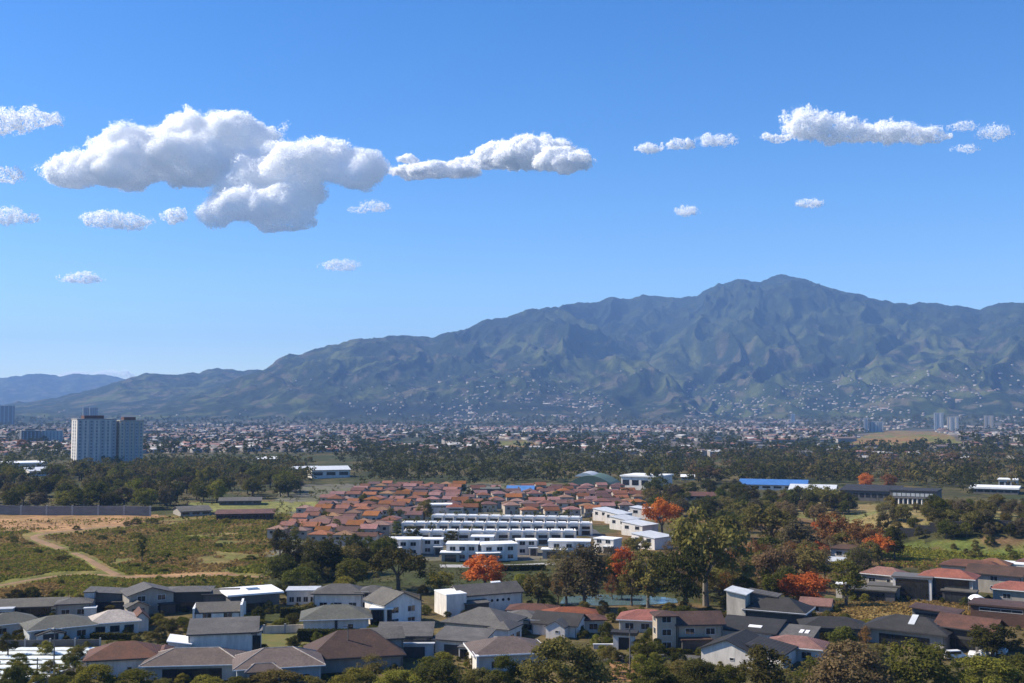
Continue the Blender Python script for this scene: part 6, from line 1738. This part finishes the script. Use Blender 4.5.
belt([(-60, 424), (1080, 424), (1080, 456), (-60, 454)], 2100, 'dark', 58, "dark trees between the roofs of the distant town", 7, 13, size=.8)
belt([(-60, 428), (1080, 428), (1080, 458), (-60, 456)], 600, 'green', 59, "green trees between the roofs of the distant town", 7, 12, size=.8)
belt([(-60, 418), (1080, 417), (1080, 428), (-60, 428)], 1300, 'dark', 60, "dark trees at the far edge of the distant town", 8, 14, size=1.2)

# gardens between the houses, and undergrowth
scatter([(-10, 598), (270, 592), (430, 592), (560, 606), (600, 612), (600, 680), (-10, 688)], 125, [(D, 'bush'), (Gn, 'bush'), (O, 'bush'), (D, 'broad'), (Br, 'bush'), (Gn, 'broad')], "yard_plant", "the yards of the left hand villas", 61, 1.2, 3.6, (.9, 1.5), gap=0.3)
scatter([(600, 606), (700, 612), (830, 575), (1030, 565), (1030, 655), (880, 668), (600, 672)], 120, [(D, 'bush'), (Gn, 'bush'), (O, 'bush'), (D, 'broad'), (Br, 'bush'), (Gn, 'broad')], "yard_plant", "the yards of the right hand villas", 62, 1.2, 4.0, (.9, 1.5), gap=0.3)
belt([(-10, 672), (1030, 668), (1030, 690), (-10, 690)], 210, 'green', 63, "green undergrowth along the bottom edge below the nearest houses", 1.5, 4.0, 'bush', .33, "undergrowth", (1.0, 1.8), 1.0, 420, "undergrowth")
belt([(-10, 676), (1030, 672), (1030, 692), (-10, 692)], 120, 'olive', 64, "olive undergrowth along the bottom edge below the nearest houses", 1.5, 4.0, 'bush', .33, "undergrowth", (1.0, 1.8), 1.0, 420, "undergrowth")
belt([(540, 560), (640, 556), (720, 556), (830, 540), (890, 560), (850, 590), (760, 606), (700, 608), (550, 602)], 260, 'olive', 65, "olive undergrowth of the brown grove", 1.0, 3.2, 'bush', .36, "undergrowth", (1.0, 2.0), 0.5, 220, "undergrowth")
belt([(550, 560), (640, 556), (720, 556), (830, 540), (890, 560), (850, 590), (760, 606), (700, 608), (550, 602)], 160, 'rust', 66, "brown dry undergrowth of the brown grove", 1.0, 3.2, 'bush', .36, "undergrowth", (1.0, 2.0), 0.5, 220, "undergrowth")
belt([(-20, 482), (300, 482), (300, 496), (190, 508), (150, 513), (-20, 511)], 300, 'dark', 67, "dark undergrowth of the wood behind the grey field wall", 1.5, 4.5, 'bush', .45, "undergrowth", (1.0, 2.0), 0.0, 160, "undergrowth")
belt([(740, 500), (1030, 500), (1030, 538), (880, 542), (760, 530)], 200, 'dark', 68, "dark undergrowth on the right hand slopes", 1.0, 3.5, 'bush', .42, "undergrowth", (1.0, 2.0), 0.0, 160, "undergrowth")
belt([(640, 490), (740, 490), (760, 520), (740, 550), (680, 525), (650, 515)], 160, 'green', 69, "green undergrowth between the white hall and the largest olive tree", 1.5, 4.0, 'bush', .42, "undergrowth", (1.0, 2.0), 0.0, 160, "undergrowth")
belt([(262, 556), (330, 556), (400, 560), (470, 570), (560, 572), (560, 590), (430, 586), (262, 586)], 170, 'dark', 70, "dark undergrowth between the villas and the red estate", 1.0, 3.5, 'bush', .36, "undergrowth", (1.0, 2.0), 0.3, 200, "undergrowth")
belt([(270, 484), (650, 484), (650, 516), (400, 550), (262, 556)], 260, 'green', 71, "green garden foliage between the houses of both red estates", 4.0, 7.5, 'broad', .42, "undergrowth", (.6, 1.0), -2.6, 130, "undergrowth")

def grass(poly, n, leaf, seed, label, lo, hi, size):
    """tufts of rough grass"""
    rng = np.random.default_rng(seed)
    xs, ys = [p[0] for p in poly], [p[1] for p in poly]
    a, b = rng.uniform(min(xs), max(xs), n), rng.uniform(min(ys), max(ys), n)
    m = in_poly(a, b, poly)
    x, y, z = Gnear(a[m], b[m])
    x = x + rng.normal(0, 1.5, len(x)); y = y + rng.normal(0, 3.0, len(y)); z = height(x, y)
    d = fbm(x / 22, y / 22, 3, seed)
    PX, PY, _ = to_pix(x, y, z)
    keep = (d > lo) & (d < hi)
    keep &= ~(in_poly(PX, PY, SOIL_TOP) & (rng.random(len(PX)) < .82))
    for u, v in TRACKS: keep &= ~((np.abs(PX - u) < 8) & (np.abs(PY - v) < 2.2))
    x, y, z = x[keep], y[keep], z[keep]
    n = len(x)
    t = rng.random(n) * 6.28; s = size * rng.uniform(.5, 1.5, n); hh = size * rng.uniform(.5, 1.7, n)
    ux, uy = np.cos(t) * s, np.sin(t) * s; lx, ly = rng.normal(0, .4, n) * hh, rng.normal(0, .4, n) * hh
    v = np.stack([np.stack([x - ux, y - uy, z - .1], 1), np.stack([x + ux, y + uy, z - .1], 1), np.stack([x + ux * .7 + lx, y + uy * .7 + ly, z + hh], 1), np.stack([x - ux * .7 + lx, y - uy * .7 + ly, z + hh], 1)], 1).reshape(-1, 3)
    me = np_mesh("rough_grass", v, np.arange(len(v)).reshape(-1, 4))
    tag(link_mesh("rough_grass", me, LEAF[leaf]), label, "grass", kind="stuff")
TRACKS = []
for line in ([(-40, 590), (0, 586), (30, 580), (60, 574), (95, 573), (120, 577), (160, 577), (220, 574), (262, 577)], [(118, 575), (100, 567), (88, 559), (74, 553)], [(62, 549), (48, 544), (36, 540), (30, 536), (44, 533), (70, 531), (100, 527), (135, 524)]):
    for (a, b), (c, d) in zip(line[:-1], line[1:]):
        TRACKS += [(a + (c - a) * i / 8, b + (d - b) * i / 8) for i in range(8)]
FG = [(-60, 522), (140, 518), (292, 514), (272, 545), (258, 588), (120, 592), (-60, 600)]
grass(FG, 60000, 'bright', 81, "green tufts of rough grass over the vacant field", .46, 1, .5)
grass(FG, 46000, 'dry', 82, "dry brown tufts of rough grass over the vacant field", 0, .66, .45)
grass(FG, 5000, 'green', 83, "dark green weeds over the vacant field", .60, 1, .8)
SR = [(880, 538), (1060, 532), (1060, 568), (880, 566)]
grass(SR, 12000, 'bright', 84, "green tufts of grass on the right hand slope", .40, 1, .45)
grass(SR, 9000, 'dry', 85, "dry tufts of grass on the right hand slope", 0, .5, .45)
grass([(820, 604), (980, 600), (980, 624), (820, 624)], 9000, 'dry', 86, "dry blades of grass over the golden mound", 0, 1, .3)

# shrubs planted along the house fronts
rnd = random.Random(77)
STOP = {'a', 'an', 'the', 'of', 'with', 'and', 'in', 'on', 'its', 'one', 'dark', 'white', 'wide', 'long', 'right', 'left', 'under', 'behind', 'by', 'above', 'below', 'beside', 'between', 'from', 'large', 'plain', 'thin', 'framed', 'that', 'over', 'low', 'two', 'pale', 'grey', 'green', 'red', 'brown', 'raised', 'khaki', 'slate', 'charcoal', 'clipped', 'small', 'deep', 'edged', 'most', 'brightest', 'widest'}
for (p, rz, blocks, lab) in HOUSES:
    w = lab.split(',')[0].split()[:7]
    while w and w[-1].lower() in STOP: w.pop()
    short = ' '.join(w)
    b = blocks[0]; rot = Matrix.Rotation(rz, 3, 'Z')
    for k in range(rnd.choice((2, 3, 3, 4, 5))):
        lx = b['cx'] + rnd.uniform(-.5, .5) * b['w']; ly = min(q['cy'] - q['d'] / 2 for q in blocks) - rnd.uniform(.7, 2.4)
        if rnd.random() < .3: lx, ly = b['cx'] + rnd.choice((-1, 1)) * (b['w'] / 2 + rnd.uniform(.8, 1.8)), b['cy'] + rnd.uniform(-.5, .3) * b['d']
        q = p + rot @ Vector((lx, ly, 0)); q.z = gh(q.x, q.y) - .05
        lf = rnd.choice(('dark', 'dark', 'green', 'olive', 'bright')); h = rnd.uniform(.8, 2.4)
        tree_at(q, h, h * rnd.uniform(1.0, 2.2), 'bush', lf, "wall_shrub", f"{GL[lf]} shrub at the foot of the {short}", f"{GL[lf]} shrubs at the foot of the {short}", "shrub", rnd=rnd)
